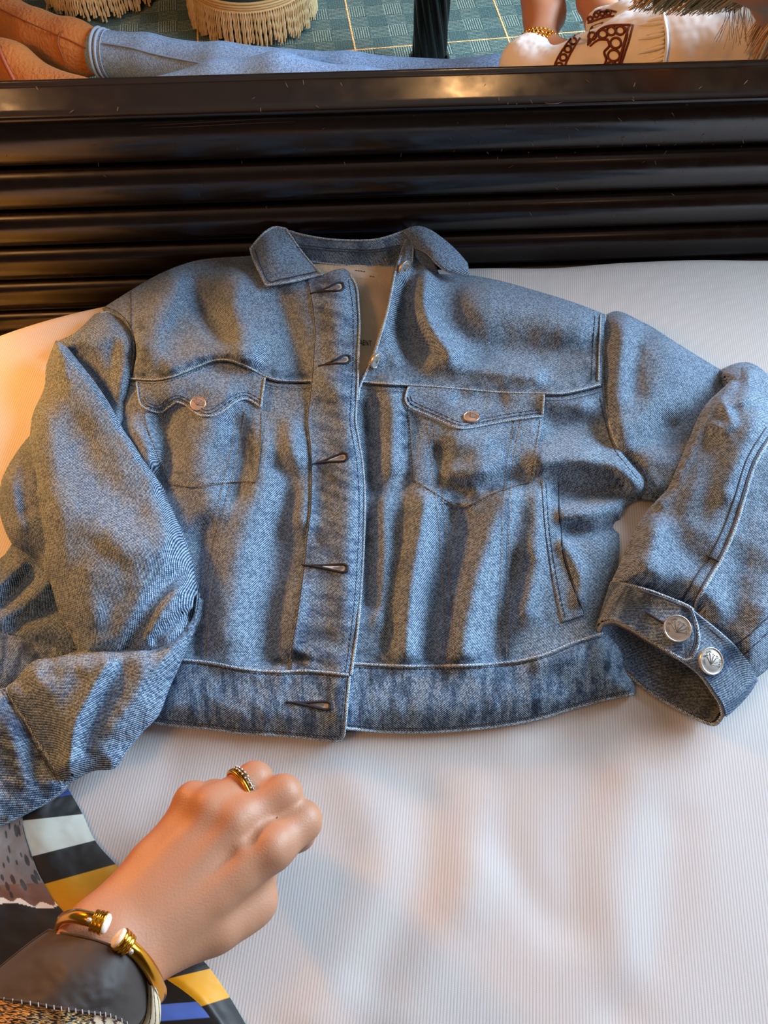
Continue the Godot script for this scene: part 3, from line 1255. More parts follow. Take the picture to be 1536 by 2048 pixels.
func jacket() -> void:
	jk = thing("denim_jacket", "washed blue denim jacket lying open at the collar on the cream cushion", "jacket")
	var torso := pv([Vector2(560, 500), Vector2(500, 512), Vector2(400, 520), Vector2(330, 543), Vector2(270, 575), Vector2(205, 616), Vector2(197, 660), Vector2(225, 740), Vector2(232, 840), Vector2(240, 950), Vector2(270, 1080), Vector2(310, 1220), Vector2(320, 1330), Vector2(290, 1442),
		Vector2(358, 1452), Vector2(423, 1458), Vector2(488, 1467), Vector2(553, 1470), Vector2(618, 1476), Vector2(680, 1481), Vector2(758, 1464), Vector2(836, 1465), Vector2(914, 1461), Vector2(993, 1453), Vector2(1071, 1439), Vector2(1149, 1416), Vector2(1207, 1400), Vector2(1267, 1388),
		Vector2(1252, 1310), Vector2(1222, 1240), Vector2(1229, 1167), Vector2(1236, 1094), Vector2(1237, 1051), Vector2(1246, 1014), Vector2(1275, 998), Vector2(1291, 975), Vector2(1300, 930), Vector2(1270, 760), Vector2(1230, 640), Vector2(1150, 606), Vector2(1080, 584), Vector2(1000, 562), Vector2(936, 550), Vector2(865, 535), Vector2(820, 490), Vector2(700, 490)])
	var folds := [
		# shoulders and neck stand up towards the collar
		[4.0, 90.0, Vector2(560, 560), Vector2(620, 600)], [5.0, 80.0, Vector2(850, 570), Vector2(900, 620)], [8.0, 26.0, Vector2(815, 500), Vector2(792, 560), Vector2(772, 630), Vector2(748, 710)], [6.0, 40.0, Vector2(680, 560), Vector2(672, 660), Vector2(668, 760)],
		# left shoulder
		[6.0, 38.0, Vector2(350, 560), Vector2(322, 620), Vector2(300, 690)], [-6.0, 24.0, Vector2(385, 572), Vector2(410, 620), Vector2(442, 668)], [7.0, 36.0, Vector2(470, 560), Vector2(470, 620), Vector2(500, 690)], [4.0, 34.0, Vector2(310, 725), Vector2(400, 690), Vector2(470, 690)],
		[-5.0, 26.0, Vector2(560, 600), Vector2(585, 680), Vector2(595, 740)], [4.5, 22.0, Vector2(345, 735), Vector2(430, 706), Vector2(500, 722)],
		# left front
		[5.0, 34.0, Vector2(345, 780), Vector2(380, 770), Vector2(450, 790)], [7.0, 48.0, Vector2(420, 850), Vector2(400, 920), Vector2(420, 1000)], [-7.0, 26.0, Vector2(330, 840), Vector2(335, 900), Vector2(318, 960)], [6.0, 22.0, Vector2(262, 860), Vector2(285, 880), Vector2(300, 920)],
		[-4.0, 22.0, Vector2(470, 850), Vector2(490, 920), Vector2(470, 990)], [6.0, 42.0, Vector2(540, 900), Vector2(510, 1000), Vector2(470, 1120), Vector2(452, 1260)], [-7.0, 34.0, Vector2(590, 960), Vector2(560, 1080), Vector2(548, 1200), Vector2(540, 1310)],
		[5.0, 24.0, Vector2(575, 860), Vector2(600, 960), Vector2(600, 1040)], [-4.0, 22.0, Vector2(560, 860), Vector2(550, 930)], [3.0, 20.0, Vector2(595, 1180), Vector2(580, 1290)], [-3.0, 20.0, Vector2(410, 1060), Vector2(400, 1180), Vector2(395, 1300)],
		# placket
		[3.5, 34.0, Vector2(690, 800), Vector2(700, 900), Vector2(702, 1050), Vector2(690, 1250)], [-3.0, 26.0, Vector2(640, 640), Vector2(650, 720)], [-2.0, 22.0, Vector2(640, 960), Vector2(632, 1080)],
		# right yoke
		[9.0, 20.0, Vector2(858, 535), Vector2(843, 600), Vector2(862, 655), Vector2(900, 705)], [-7.0, 24.0, Vector2(815, 580), Vector2(812, 640), Vector2(830, 700)], [-5.0, 30.0, Vector2(900, 600), Vector2(920, 660), Vector2(960, 700)], [7.0, 55.0, Vector2(980, 600), Vector2(1080, 620), Vector2(1150, 640)],
		[4.5, 18.0, Vector2(870, 728), Vector2(960, 738), Vector2(1070, 752)], [-5.0, 30.0, Vector2(1010, 700), Vector2(1120, 710), Vector2(1180, 690)], [3.0, 16.0, Vector2(770, 660), Vector2(790, 720)],
		# right front: long soft pleats
		[-7.0, 24.0, Vector2(735, 820), Vector2(742, 940), Vector2(738, 1060), Vector2(735, 1200)], [5.0, 26.0, Vector2(778, 780), Vector2(790, 850), Vector2(788, 930)], [-4.0, 22.0, Vector2(815, 850), Vector2(806, 960), Vector2(800, 1060)],
		[8.0, 26.0, Vector2(850, 1010), Vector2(836, 1090), Vector2(822, 1190), Vector2(815, 1300)], [-8.0, 30.0, Vector2(905, 1030), Vector2(893, 1110), Vector2(872, 1200), Vector2(862, 1300)], [8.5, 32.0, Vector2(1010, 1000), Vector2(975, 1090), Vector2(945, 1190), Vector2(925, 1300)],
		[-6.0, 26.0, Vector2(1040, 1130), Vector2(1010, 1220), Vector2(990, 1300)], [5.0, 24.0, Vector2(1075, 1000), Vector2(1068, 1100), Vector2(1050, 1220)], [4.0, 24.0, Vector2(762, 1010), Vector2(768, 1120), Vector2(760, 1240)], [-4.0, 18.0, Vector2(797, 1090), Vector2(782, 1190), Vector2(778, 1290)],
		# right pocket
		[6.0, 34.0, Vector2(920, 880), Vector2(960, 890), Vector2(960, 930)], [-5.0, 18.0, Vector2(880, 905), Vector2(885, 960), Vector2(930, 985)], [4.0, 20.0, Vector2(900, 948), Vector2(960, 946), Vector2(1000, 925)], [-4.0, 22.0, Vector2(970, 968), Vector2(1030, 955)], [-3.0, 18.0, Vector2(1000, 800), Vector2(960, 800), Vector2(920, 795)],
		# under the arm
		[9.0, 24.0, Vector2(1085, 922), Vector2(1160, 918), Vector2(1230, 930), Vector2(1275, 968)], [-7.0, 22.0, Vector2(1120, 985), Vector2(1180, 992), Vector2(1225, 985)], [6.0, 20.0, Vector2(1130, 1030), Vector2(1190, 1020), Vector2(1230, 1010)], [-6.0, 16.0, Vector2(1140, 1062), Vector2(1190, 1066), Vector2(1232, 1050)],
		[4.0, 16.0, Vector2(1130, 1090), Vector2(1160, 1150), Vector2(1160, 1200)], [-5.0, 30.0, Vector2(1110, 850), Vector2(1170, 850), Vector2(1215, 880)], [4.0, 26.0, Vector2(1100, 800), Vector2(1160, 810)],
		# hem
		[3.0, 26.0, Vector2(680, 1330), Vector2(680, 1450)], [2.0, 22.0, Vector2(460, 1330), Vector2(560, 1350)], [-3.0, 14.0, Vector2(575, 1320), Vector2(600, 1322)], [2.5, 20.0, Vector2(1080, 1330), Vector2(1150, 1310)], [-2.5, 26.0, Vector2(1140, 1370), Vector2(1230, 1340)]]
	for q in folds:
		q[0] *= 1.6
	tf = dome(torso, 4.0, 15.0, 70.0, folds, 0.8)
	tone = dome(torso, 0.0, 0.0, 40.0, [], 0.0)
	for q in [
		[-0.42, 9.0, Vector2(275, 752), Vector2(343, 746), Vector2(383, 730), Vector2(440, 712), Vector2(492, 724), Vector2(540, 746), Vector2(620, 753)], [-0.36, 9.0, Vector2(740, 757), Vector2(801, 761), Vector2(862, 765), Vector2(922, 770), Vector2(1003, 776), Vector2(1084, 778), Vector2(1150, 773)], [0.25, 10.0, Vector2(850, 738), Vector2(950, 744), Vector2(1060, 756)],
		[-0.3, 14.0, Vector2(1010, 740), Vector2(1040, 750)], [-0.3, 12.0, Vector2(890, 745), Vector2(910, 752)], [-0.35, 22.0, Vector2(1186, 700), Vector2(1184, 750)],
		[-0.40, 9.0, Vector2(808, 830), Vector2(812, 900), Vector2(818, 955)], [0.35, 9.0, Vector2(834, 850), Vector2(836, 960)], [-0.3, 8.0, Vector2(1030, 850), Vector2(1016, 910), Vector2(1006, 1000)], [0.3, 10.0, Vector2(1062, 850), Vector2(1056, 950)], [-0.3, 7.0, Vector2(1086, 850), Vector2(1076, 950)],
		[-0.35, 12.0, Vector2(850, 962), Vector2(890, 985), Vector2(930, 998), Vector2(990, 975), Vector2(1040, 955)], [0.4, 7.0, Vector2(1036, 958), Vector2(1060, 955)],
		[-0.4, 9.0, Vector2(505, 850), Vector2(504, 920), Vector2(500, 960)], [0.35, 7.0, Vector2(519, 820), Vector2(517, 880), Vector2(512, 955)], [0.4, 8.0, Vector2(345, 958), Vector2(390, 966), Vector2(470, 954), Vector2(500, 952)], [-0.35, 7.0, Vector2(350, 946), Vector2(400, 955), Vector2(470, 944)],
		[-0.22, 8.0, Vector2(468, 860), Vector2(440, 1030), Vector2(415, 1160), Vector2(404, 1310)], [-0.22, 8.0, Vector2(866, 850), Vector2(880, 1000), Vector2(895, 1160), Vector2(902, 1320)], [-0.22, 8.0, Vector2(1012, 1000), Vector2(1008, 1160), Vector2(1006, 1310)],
		[-0.4, 11.0, Vector2(740, 1318), Vector2(830, 1320), Vector2(930, 1320), Vector2(1010, 1312)], [-0.5, 15.0, Vector2(555, 1318), Vector2(592, 1308), Vector2(625, 1325)], [0.2, 14.0, Vector2(400, 1300), Vector2(470, 1318)], [-0.25, 20.0, Vector2(735, 860), Vector2(742, 980), Vector2(735, 1100)], [-0.45, 22.0, Vector2(1080, 1410), Vector2(1150, 1370), Vector2(1230, 1335)],  # the upright stroke right of the placket paints in its shadow
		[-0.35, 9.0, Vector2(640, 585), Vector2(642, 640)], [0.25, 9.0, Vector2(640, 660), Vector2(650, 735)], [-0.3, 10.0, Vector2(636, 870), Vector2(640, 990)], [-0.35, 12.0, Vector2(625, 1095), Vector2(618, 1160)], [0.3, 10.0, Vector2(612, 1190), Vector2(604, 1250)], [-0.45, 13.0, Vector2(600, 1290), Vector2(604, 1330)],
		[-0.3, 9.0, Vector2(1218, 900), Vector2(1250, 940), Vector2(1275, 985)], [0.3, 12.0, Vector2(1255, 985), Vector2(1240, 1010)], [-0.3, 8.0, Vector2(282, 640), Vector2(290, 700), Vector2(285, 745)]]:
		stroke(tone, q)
	# lining seen through the neck, with its label, and the back of the jacket under everything
	var inner := pv([Vector2(600, 500), Vector2(700, 515), Vector2(830, 500), Vector2(850, 600), Vector2(800, 760), Vector2(720, 800), Vector2(650, 760)])
	var lf := dome(inner, 9.0, 0.0, 40.0, [[7.0, 60.0, Vector2(620, 525), Vector2(810, 530)], [-3.0, 30.0, Vector2(740, 640), Vector2(760, 700)], [2.5, 18.0, Vector2(720, 580), Vector2(790, 620)]], 0.6)
	var lining := sheet("lining", inner, lf, M.lining, jk, {"mott": 0.03})
	lining.set_meta("label", "cream brushed lining inside the neck")
	var under := PackedVector2Array()
	for p in torso:
		under.append(p.lerp(Vector2(760, 1000), 0.03))
	sheet("back_panel", under, dome(under, 2.0, 2.0, 60.0, [], 0.0, 8.0), M.denim, jk, {"st": 14.0, "tint": Color(0.8, 0.85, 0.95)})
	var lb := pv([Vector2(690, 533), Vector2(757, 545), Vector2(754, 559), Vector2(702, 553), Vector2(686, 548)])
	var lab := sheet("size_label", lb, lf, mat(Color(0.88, 0.83, 0.76), 0.7), jk, {"off": 0.8, "mott": 0.0})
	lab.set_meta("label", "small white woven neck label with fine print")
	var fp := MB.new()
	for q in [[711, 540.5, 714], [716, 541, 719], [721, 541.5, 725], [727, 542.5, 730], [740, 552, 743], [745, 553, 748]]:
		tube(fp, on([Vector2(q[0], q[1]), Vector2(q[2], q[1] + 0.8)], lf, 1.1, 2.0), 0.0005, 4, Color(0.12, 0.1, 0.09))
	put(fp, "fine_print", M.thread, lab).set_meta("kind", "stuff")
	text_on(lining, "AENT", Vector2(719, 685), Vector2(743, 687), 10.0, lf, 0.8, Color(0.08, 0.07, 0.07))

	# lower fronts
	var yl := [Vector2(262, 758), Vector2(307, 761), Vector2(343, 755), Vector2(383, 739), Vector2(424, 723), Vector2(456, 721), Vector2(492, 733), Vector2(533, 755), Vector2(565, 762), Vector2(628, 762), Vector2(690, 748)]
	var fl: Array = [Vector2(700, 735), Vector2(716, 850), Vector2(718, 1000), Vector2(714, 1150), Vector2(694, 1352), Vector2(553, 1350), Vector2(488, 1344), Vector2(423, 1332), Vector2(330, 1324), Vector2(300, 1200), Vector2(262, 1050), Vector2(236, 900), Vector2(246, 830)]
	sheet("front_panel", pv(slim(yl, -6.0) + fl), tf, M.denim, jk, {"mott": 0.14, "fade": fade_shade_front}).set_meta("label", "front panel of the buttonhole side")
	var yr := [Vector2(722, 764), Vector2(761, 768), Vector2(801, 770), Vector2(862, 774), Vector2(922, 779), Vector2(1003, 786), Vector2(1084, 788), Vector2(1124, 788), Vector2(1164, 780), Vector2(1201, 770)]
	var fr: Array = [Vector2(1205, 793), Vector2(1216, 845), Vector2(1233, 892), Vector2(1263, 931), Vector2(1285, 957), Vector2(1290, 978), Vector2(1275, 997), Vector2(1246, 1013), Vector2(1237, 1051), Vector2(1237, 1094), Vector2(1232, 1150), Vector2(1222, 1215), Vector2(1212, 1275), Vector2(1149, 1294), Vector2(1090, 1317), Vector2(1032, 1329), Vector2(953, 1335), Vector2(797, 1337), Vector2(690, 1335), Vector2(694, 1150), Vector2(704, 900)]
	sheet("front_panel", pv(slim(yr, -6.0) + fr), tf, M.denim, jk, {"mott": 0.14, "fade": fade_shade_front}).set_meta("label", "front panel of the button side")
	# yokes
	var yla := pv([Vector2(560, 505), Vector2(500, 512), Vector2(400, 520), Vector2(330, 543), Vector2(270, 576), Vector2(205, 617), Vector2(219, 625), Vector2(241, 636), Vector2(260, 655), Vector2(271, 677), Vector2(275, 704), Vector2(271, 731), Vector2(266, 758)] + yl.slice(1) + [Vector2(700, 560), Vector2(640, 552)])
	sheet("yoke", yla, tf, M.denim, jk, {"off": 1.6, "wear": 0.22, "drop": 2.0, "mott": 0.14, "fade": fade_shade_front}).set_meta("label", "shoulder yoke of the buttonhole side")
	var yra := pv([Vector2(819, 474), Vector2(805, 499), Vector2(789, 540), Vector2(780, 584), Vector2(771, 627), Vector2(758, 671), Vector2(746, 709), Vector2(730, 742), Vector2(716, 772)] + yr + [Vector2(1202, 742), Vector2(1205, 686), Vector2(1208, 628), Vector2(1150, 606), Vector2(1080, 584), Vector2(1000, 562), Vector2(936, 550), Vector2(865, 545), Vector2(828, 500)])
	sheet("yoke", yra, tf, M.denim, jk, {"off": 1.6, "wear": 0.35, "drop": 3.0, "mott": 0.14, "fade": fade_shade_front}).set_meta("label", "shoulder yoke of the button side")
	# turned front edge of the button side: a pale roll
	var mb := MB.new()
	tube(mb, on([Vector2(823, 477), Vector2(808, 499), Vector2(792, 540), Vector2(783, 584), Vector2(774, 627), Vector2(761, 671), Vector2(749, 709), Vector2(734, 742), Vector2(719, 776), Vector2(716, 800)], tf, 2.9), 0.0011, 6)
	put(mb, "front_edge", M.edge, jk)
	# waistbands
	var wbr := pv([Vector2(690, 1326), Vector2(797, 1331), Vector2(875, 1331), Vector2(953, 1329), Vector2(1032, 1322), Vector2(1090, 1308), Vector2(1149, 1284), Vector2(1205, 1266), Vector2(1240, 1262), Vector2(1262, 1330), Vector2(1267, 1388), Vector2(1207, 1399), Vector2(1149, 1415), Vector2(1071, 1438), Vector2(993, 1452), Vector2(914, 1460), Vector2(836, 1464), Vector2(758, 1462), Vector2(676, 1457)])
	var wr := sheet("waistband", wbr, tf, M.denim, jk, {"off": 2.0, "wear": 0.77, "drop": 5.0, "streak": [Vector2(0.12, -1).normalized(), 0.46], "fade": fade_shade_front, "tint": Color(0.88, 0.93, 1.0), "rot": 90.0})
	wr.set_meta("label", "streaky waistband of the button side")
	var wbl := pv([Vector2(300, 1318), Vector2(367, 1320), Vector2(423, 1326), Vector2(488, 1338), Vector2(553, 1344), Vector2(618, 1342), Vector2(699, 1350), Vector2(698, 1370), Vector2(693, 1409), Vector2(687, 1468), Vector2(680, 1480), Vector2(670, 1481), Vector2(618, 1475), Vector2(553, 1469), Vector2(488, 1466), Vector2(423, 1457), Vector2(358, 1451), Vector2(302, 1443), Vector2(260, 1436)])
	var wl := sheet("waistband", wbl, tf, M.denim, jk, {"off": 3.6, "wear": 0.77, "drop": 6.0, "streak": [Vector2(-0.12, -1).normalized(), 0.46], "fade": fade_shade_front, "tint": Color(0.88, 0.93, 1.0), "rot": 90.0})
	wl.set_meta("label", "streaky waistband end with a buttonhole")
	# placket with its buttonholes
	var pl := pv([Vector2(614, 557), Vector2(642, 551), Vector2(667, 541), Vector2(688, 537), Vector2(698, 546), Vector2(710, 574), Vector2(714, 615), Vector2(716, 659), Vector2(714, 709), Vector2(712, 770), Vector2(708, 840), Vector2(714, 879), Vector2(722, 928), Vector2(726, 986), Vector2(726, 1035), Vector2(724, 1094), Vector2(722, 1133), Vector2(718, 1192), Vector2(713, 1250), Vector2(706, 1305), Vector2(699, 1352), Vector2(582, 1345), Vector2(582, 1305), Vector2(593, 1240), Vector2(603, 1172), Vector2(609, 1123), Vector2(614, 1074), Vector2(620, 1025), Vector2(622, 977), Vector2(623, 928), Vector2(619, 879), Vector2(615, 840), Vector2(622, 780), Vector2(628, 706), Vector2(630, 659), Vector2(624, 606)])
	var pk := sheet("placket", pl, tf, M.denim, jk, {"off": 3.2, "wear": 0.62, "drop": 4.0, "streak": [Vector2(1, 0.35).normalized(), 0.34], "fade": fade_shade_front, "mott": 0.14, "tint": Color(0.86, 0.88, 0.94), "rot": 8.0})
	pk.set_meta("label", "buttonhole placket down the front")
	mb = MB.new()
	tube(mb, on([Vector2(700, 549), Vector2(713, 574), Vector2(717, 615), Vector2(719, 659), Vector2(717, 709), Vector2(715, 770), Vector2(711, 840), Vector2(717, 879), Vector2(725, 928), Vector2(729, 986), Vector2(729, 1035), Vector2(727, 1094), Vector2(725, 1133), Vector2(721, 1192), Vector2(716, 1250), Vector2(709, 1305), Vector2(702, 1350)], tf, 3.3), 0.0011, 6)
	put(mb, "edge_piping", M.edge, pk)
	hole(pk, Vector2(634, 584), Vector2(684, 572), 3.2)
	hole(pk, Vector2(650, 729), Vector2(697, 717), 3.2)
	hole(pk, Vector2(634, 926), Vector2(692, 913), 3.2)
	hole(pk, Vector2(618, 1131), Vector2(692, 1137), 3.2)
	hole(wl, Vector2(586, 1405), Vector2(659, 1412), 3.6)
	# chest pockets
	var pcl := pv([Vector2(284, 800), Vector2(300, 880), Vector2(331, 963), Vector2(363, 971), Vector2(388, 975), Vector2(424, 967), Vector2(464, 965), Vector2(509, 967), Vector2(514, 955), Vector2(523, 883), Vector2(525, 790), Vector2(420, 770)])
	var p1 := sheet("chest_pocket", pcl, tf, M.denim, jk, {"off": 1.2, "wear": 0.57, "mott": 0.16, "rot": 4.0, "fade": fade_shade_front})
	p1.set_meta("label", "chest pocket on the buttonhole side")
	var pcr := pv([Vector2(815, 800), Vector2(818, 900), Vector2(825, 962), Vector2(841, 970), Vector2(862, 983), Vector2(890, 1005), Vector2(914, 1014), Vector2(930, 1015), Vector2(963, 1003), Vector2(999, 983), Vector2(1027, 972), Vector2(1060, 966), Vector2(1069, 955), Vector2(1080, 861), Vector2(1083, 810), Vector2(940, 800)])
	var p2 := sheet("chest_pocket", pcr, tf, M.denim, jk, {"off": 1.2, "wear": 0.57, "mott": 0.16, "fade": fade_shade_front})
	p2.set_meta("label", "pointed chest pocket on the button side")
	var ffl := pv([Vector2(273, 762), Vector2(279, 802), Vector2(291, 816), Vector2(319, 824), Vector2(337, 814), Vector2(352, 803), Vector2(371, 809), Vector2(390, 824), Vector2(404, 831), Vector2(428, 830), Vector2(448, 820), Vector2(472, 802), Vector2(492, 797), Vector2(509, 804), Vector2(521, 814), Vector2(525, 782), Vector2(530, 752), Vector2(492, 738), Vector2(456, 726), Vector2(424, 728), Vector2(383, 743), Vector2(343, 758), Vector2(307, 764)])
	var f1 := sheet("pocket_flap", ffl, tf, M.denim, jk, {"off": 2.4, "wear": 0.90, "edge": 8.0, "fade": fade_shade_front, "drop": 1.6, "mott": 0.2, "tint": Color(0.9, 0.93, 0.97)})
	f1.set_meta("label", "buttoned flap of the pocket on the buttonhole side")
	var ffr := pv([Vector2(817, 772), Vector2(811, 797), Vector2(820, 813), Vector2(850, 827), Vector2(882, 841), Vector2(914, 855), Vector2(938, 855), Vector2(971, 849), Vector2(1023, 839), Vector2(1084, 831), Vector2(1087, 787), Vector2(1003, 785), Vector2(922, 779)])
	var f2 := sheet("pocket_flap", ffr, tf, M.denim, jk, {"off": 2.4, "wear": 0.90, "edge": 8.0, "fade": fade_shade_front, "drop": 1.6, "mott": 0.2, "tint": Color(0.9, 0.93, 0.97)})
	f2.set_meta("label", "buttoned flap of the pocket on the button side")
	var wp := pv([Vector2(1084, 960), Vector2(1113, 962), Vector2(1118, 1043), Vector2(1128, 1124), Vector2(1166, 1229), Vector2(1126, 1243), Vector2(1108, 1164), Vector2(1092, 1063)])
	var wk := sheet("welt_pocket", wp, tf, M.denim, jk, {"off": 2.0, "wear": 0.48, "drop": 1.8, "rot": -12.0})
	mb = MB.new()
	stitches(mb, [Vector2(1092, 968), Vector2(1099, 1063), Vector2(1115, 1164), Vector2(1131, 1236)], tf, 2.1, NAVY)
	tube(mb, on([Vector2(1116, 964), Vector2(1121, 1043), Vector2(1131, 1122), Vector2(1168, 1227)], tf, 0.6), 0.0005, 5, NAVY)
	tube(mb, on([Vector2(1126, 1245), Vector2(1168, 1231)], tf, 0.6), 0.0005, 5, NAVY)
	put(mb, "topstitching", M.thread, wk)
	button(f1, P(396, 807, tf.at(Vector2(396, 807)) + 4.6), Vector3(0.05, 1, 0.15), 0.0072, M.copper, 0.3)
	button(f2, P(943, 833, tf.at(Vector2(943, 833)) + 4.6), Vector3(0.0, 1, -0.25), 0.0072, M.copper, 0.1)
	button(jk, P(810, 538, tf.at(Vector2(815, 538)) + 4.5), Vector3(0.76, 0.12, 0.62), 0.0085, M.steel, 0.6)
	button(jk, P(753, 722, tf.at(Vector2(756, 722)) + 4.0), Vector3(0.80, 0.12, 0.58), 0.0072, M.steel, 0.6)

	# pale worn rolls along the seams
	mb = MB.new()
	tube(mb, on(slim(yl, 1.0), tf, 1.7), 0.0009, 6)
	tube(mb, on(slim(yr, 1.0), tf, 1.7), 0.0009, 6)
	tube(mb, on([Vector2(1201, 630), Vector2(1199, 690), Vector2(1197, 762)], tf, 2.5), 0.0008, 6)
	put(mb, "yoke_seam_welt", M.edge, jk)
	mb = MB.new()
	tube(mb, on([Vector2(273, 764), Vector2(279, 803), Vector2(291, 817), Vector2(319, 825), Vector2(337, 815), Vector2(352, 804), Vector2(371, 810), Vector2(390, 825), Vector2(404, 832), Vector2(428, 831), Vector2(448, 821), Vector2(472, 803), Vector2(492, 798), Vector2(509, 805), Vector2(522, 815), Vector2(526, 782), Vector2(530, 756)], tf, 2.7), 0.0009, 6)
	put(mb, "flap_edge", M.edge, f1)
	mb = MB.new()
	tube(mb, on([Vector2(817, 774), Vector2(811, 797), Vector2(820, 814), Vector2(850, 828), Vector2(882, 842), Vector2(914, 856), Vector2(938, 856), Vector2(971, 850), Vector2(1023, 840), Vector2(1085, 832), Vector2(1088, 789)], tf, 2.7), 0.0009, 6)
	put(mb, "flap_edge", M.edge, f2)
	mb = MB.new()
	tube(mb, on([Vector2(706, 1327), Vector2(797, 1332), Vector2(875, 1332), Vector2(953, 1330), Vector2(1032, 1323), Vector2(1090, 1309), Vector2(1149, 1285), Vector2(1205, 1267)], tf, 2.6), 0.0011, 6)
	tube(mb, on([Vector2(690, 1456), Vector2(758, 1463), Vector2(836, 1465), Vector2(914, 1461), Vector2(993, 1453), Vector2(1071, 1439), Vector2(1149, 1416), Vector2(1207, 1400), Vector2(1266, 1388)], tf, 2.3), 0.0011, 6)
	put(mb, "hem_edge", M.edge, wr)
	mb = MB.new()
	tube(mb, on([Vector2(330, 1319), Vector2(367, 1320), Vector2(423, 1326), Vector2(488, 1338), Vector2(553, 1344), Vector2(618, 1342), Vector2(697, 1350)], tf, 4.2), 0.0011, 6)
	tube(mb, on([Vector2(699, 1352), Vector2(694, 1409), Vector2(688, 1468), Vector2(681, 1479), Vector2(670, 1482), Vector2(618, 1476), Vector2(553, 1470), Vector2(488, 1467), Vector2(423, 1458), Vector2(358, 1452), Vector2(302, 1444)], tf, 3.9), 0.0011, 6)
	put(mb, "hem_edge", M.edge, wl)

	# seams and topstitching
	mb = MB.new()
	for d in [6.0, 13.0]:
		stitches(mb, slim(yl, -d), tf, 1.9, NAVY)
		stitches(mb, slim(yr, -d), tf, 1.9, NAVY)
	for d in [7.0]:
		stitches(mb, [Vector2(1199, 630), Vector2(1195, 690), Vector2(1192, 760)], tf, 1.9, NAVY)
		stitches(mb, [Vector2(1190, 632), Vector2(1186, 690), Vector2(1183, 760)], tf, 1.9, NAVY)
	stitches(mb, [Vector2(262, 582), Vector2(262, 655)], tf, 1.9, NAVY)
	stitches(mb, [Vector2(212, 614), Vector2(235, 624), Vector2(256, 645), Vector2(266, 675), Vector2(268, 705), Vector2(262, 750)], tf, 1.9, NAVY)
	stitches(mb, [Vector2(1200, 795), Vector2(1211, 847), Vector2(1227, 895), Vector2(1255, 933), Vector2(1277, 960)], tf, 0.2, NAVY)
	put(mb, "seam_stitching", M.thread, jk)
	mb = MB.new()
	for pair in [[Vector2(476, 826), Vector2(462, 900), Vector2(440, 1000), Vector2(424, 1084), Vector2(404, 1200), Vector2(396, 1318)], [Vector2(490, 822), Vector2(476, 900), Vector2(453, 1000), Vector2(437, 1090), Vector2(418, 1200), Vector2(409, 1320)],
		[Vector2(854, 834), Vector2(860, 900), Vector2(870, 983), Vector2(882, 1104), Vector2(890, 1285), Vector2(896, 1325)], [Vector2(866, 838), Vector2(872, 900), Vector2(884, 990), Vector2(896, 1104), Vector2(906, 1285), Vector2(911, 1325)],
		[Vector2(1029, 842), Vector2(1018, 900), Vector2(1011, 950), Vector2(1004, 1104), Vector2(999, 1250), Vector2(1000, 1322)], [Vector2(1041, 842), Vector2(1030, 900), Vector2(1023, 950), Vector2(1017, 1104), Vector2(1013, 1250), Vector2(1013, 1320)]]:
		stitches(mb, pair, tf, 1.35, TAN, 6.0, 3.0, 0.3)
	put(mb, "princess_seams", M.thread, jk).set_meta("label", "tan double rows of stitching down the fronts")
	mb = MB.new()
	stitches(mb, [Vector2(285, 830), Vector2(336, 968), Vector2(388, 974), Vector2(464, 964), Vector2(512, 964), Vector2(521, 885), Vector2(523, 825)], tf, 1.3, TAN.darkened(0.45), 6.0, 2.5, 0.4)
	put(mb, "topstitching", M.thread, p1)
	mb = MB.new()
	stitches(mb, [Vector2(818, 830), Vector2(828, 960), Vector2(862, 981), Vector2(912, 1012), Vector2(932, 1013), Vector2(998, 982), Vector2(1060, 964), Vector2(1077, 861), Vector2(1081, 836)], tf, 1.3, TAN.darkened(0.45), 6.0, 2.5, 0.4)
	put(mb, "topstitching", M.thread, p2)
	mb = MB.new()
	for d in [5.0, 11.0]:
		stitches(mb, slim([Vector2(279, 800), Vector2(291, 815), Vector2(319, 823), Vector2(352, 802), Vector2(371, 808), Vector2(404, 830), Vector2(428, 829), Vector2(472, 801), Vector2(492, 796), Vector2(521, 812)], d), tf, 2.5, NAVY)
	put(mb, "topstitching", M.thread, f1)
	mb = MB.new()
	for d in [5.0, 11.0]:
		stitches(mb, slim([Vector2(811, 797), Vector2(820, 812), Vector2(882, 840), Vector2(914, 854), Vector2(938, 854), Vector2(1023, 838), Vector2(1084, 830)], d), tf, 2.5, NAVY)
	put(mb, "topstitching", M.thread, f2)
	mb = MB.new()
	stitches(mb, [Vector2(697, 560), Vector2(706, 620), Vector2(706, 720), Vector2(702, 800), Vector2(700, 840), Vector2(706, 880), Vector2(714, 928), Vector2(718, 986), Vector2(718, 1035), Vector2(716, 1094), Vector2(710, 1192), Vector2(704, 1250), Vector2(697, 1305), Vector2(691, 1345)], tf, 3.25, NAVY)
	tube(mb, on([Vector2(616, 560), Vector2(625, 606), Vector2(631, 659), Vector2(629, 706), Vector2(623, 780), Vector2(616, 840), Vector2(620, 879), Vector2(624, 928), Vector2(623, 977), Vector2(621, 1025), Vector2(615, 1074), Vector2(610, 1123), Vector2(604, 1172), Vector2(594, 1240), Vector2(583, 1305), Vector2(583, 1340)], tf, 2.1), 0.0007, 5, NAVY)
	put(mb, "topstitching", M.thread, pk)
	mb = MB.new()
	stitches(mb, slim([Vector2(305, 1324), Vector2(367, 1326), Vector2(423, 1332), Vector2(488, 1344), Vector2(553, 1350), Vector2(618, 1348), Vector2(692, 1355)], 0.0), tf, 3.65, NAVY)
	stitches(mb, [Vector2(692, 1358), Vector2(686, 1409), Vector2(680, 1468), Vector2(672, 1474), Vector2(618, 1469), Vector2(553, 1463), Vector2(488, 1459), Vector2(423, 1450), Vector2(310, 1437)], tf, 3.65, NAVY)
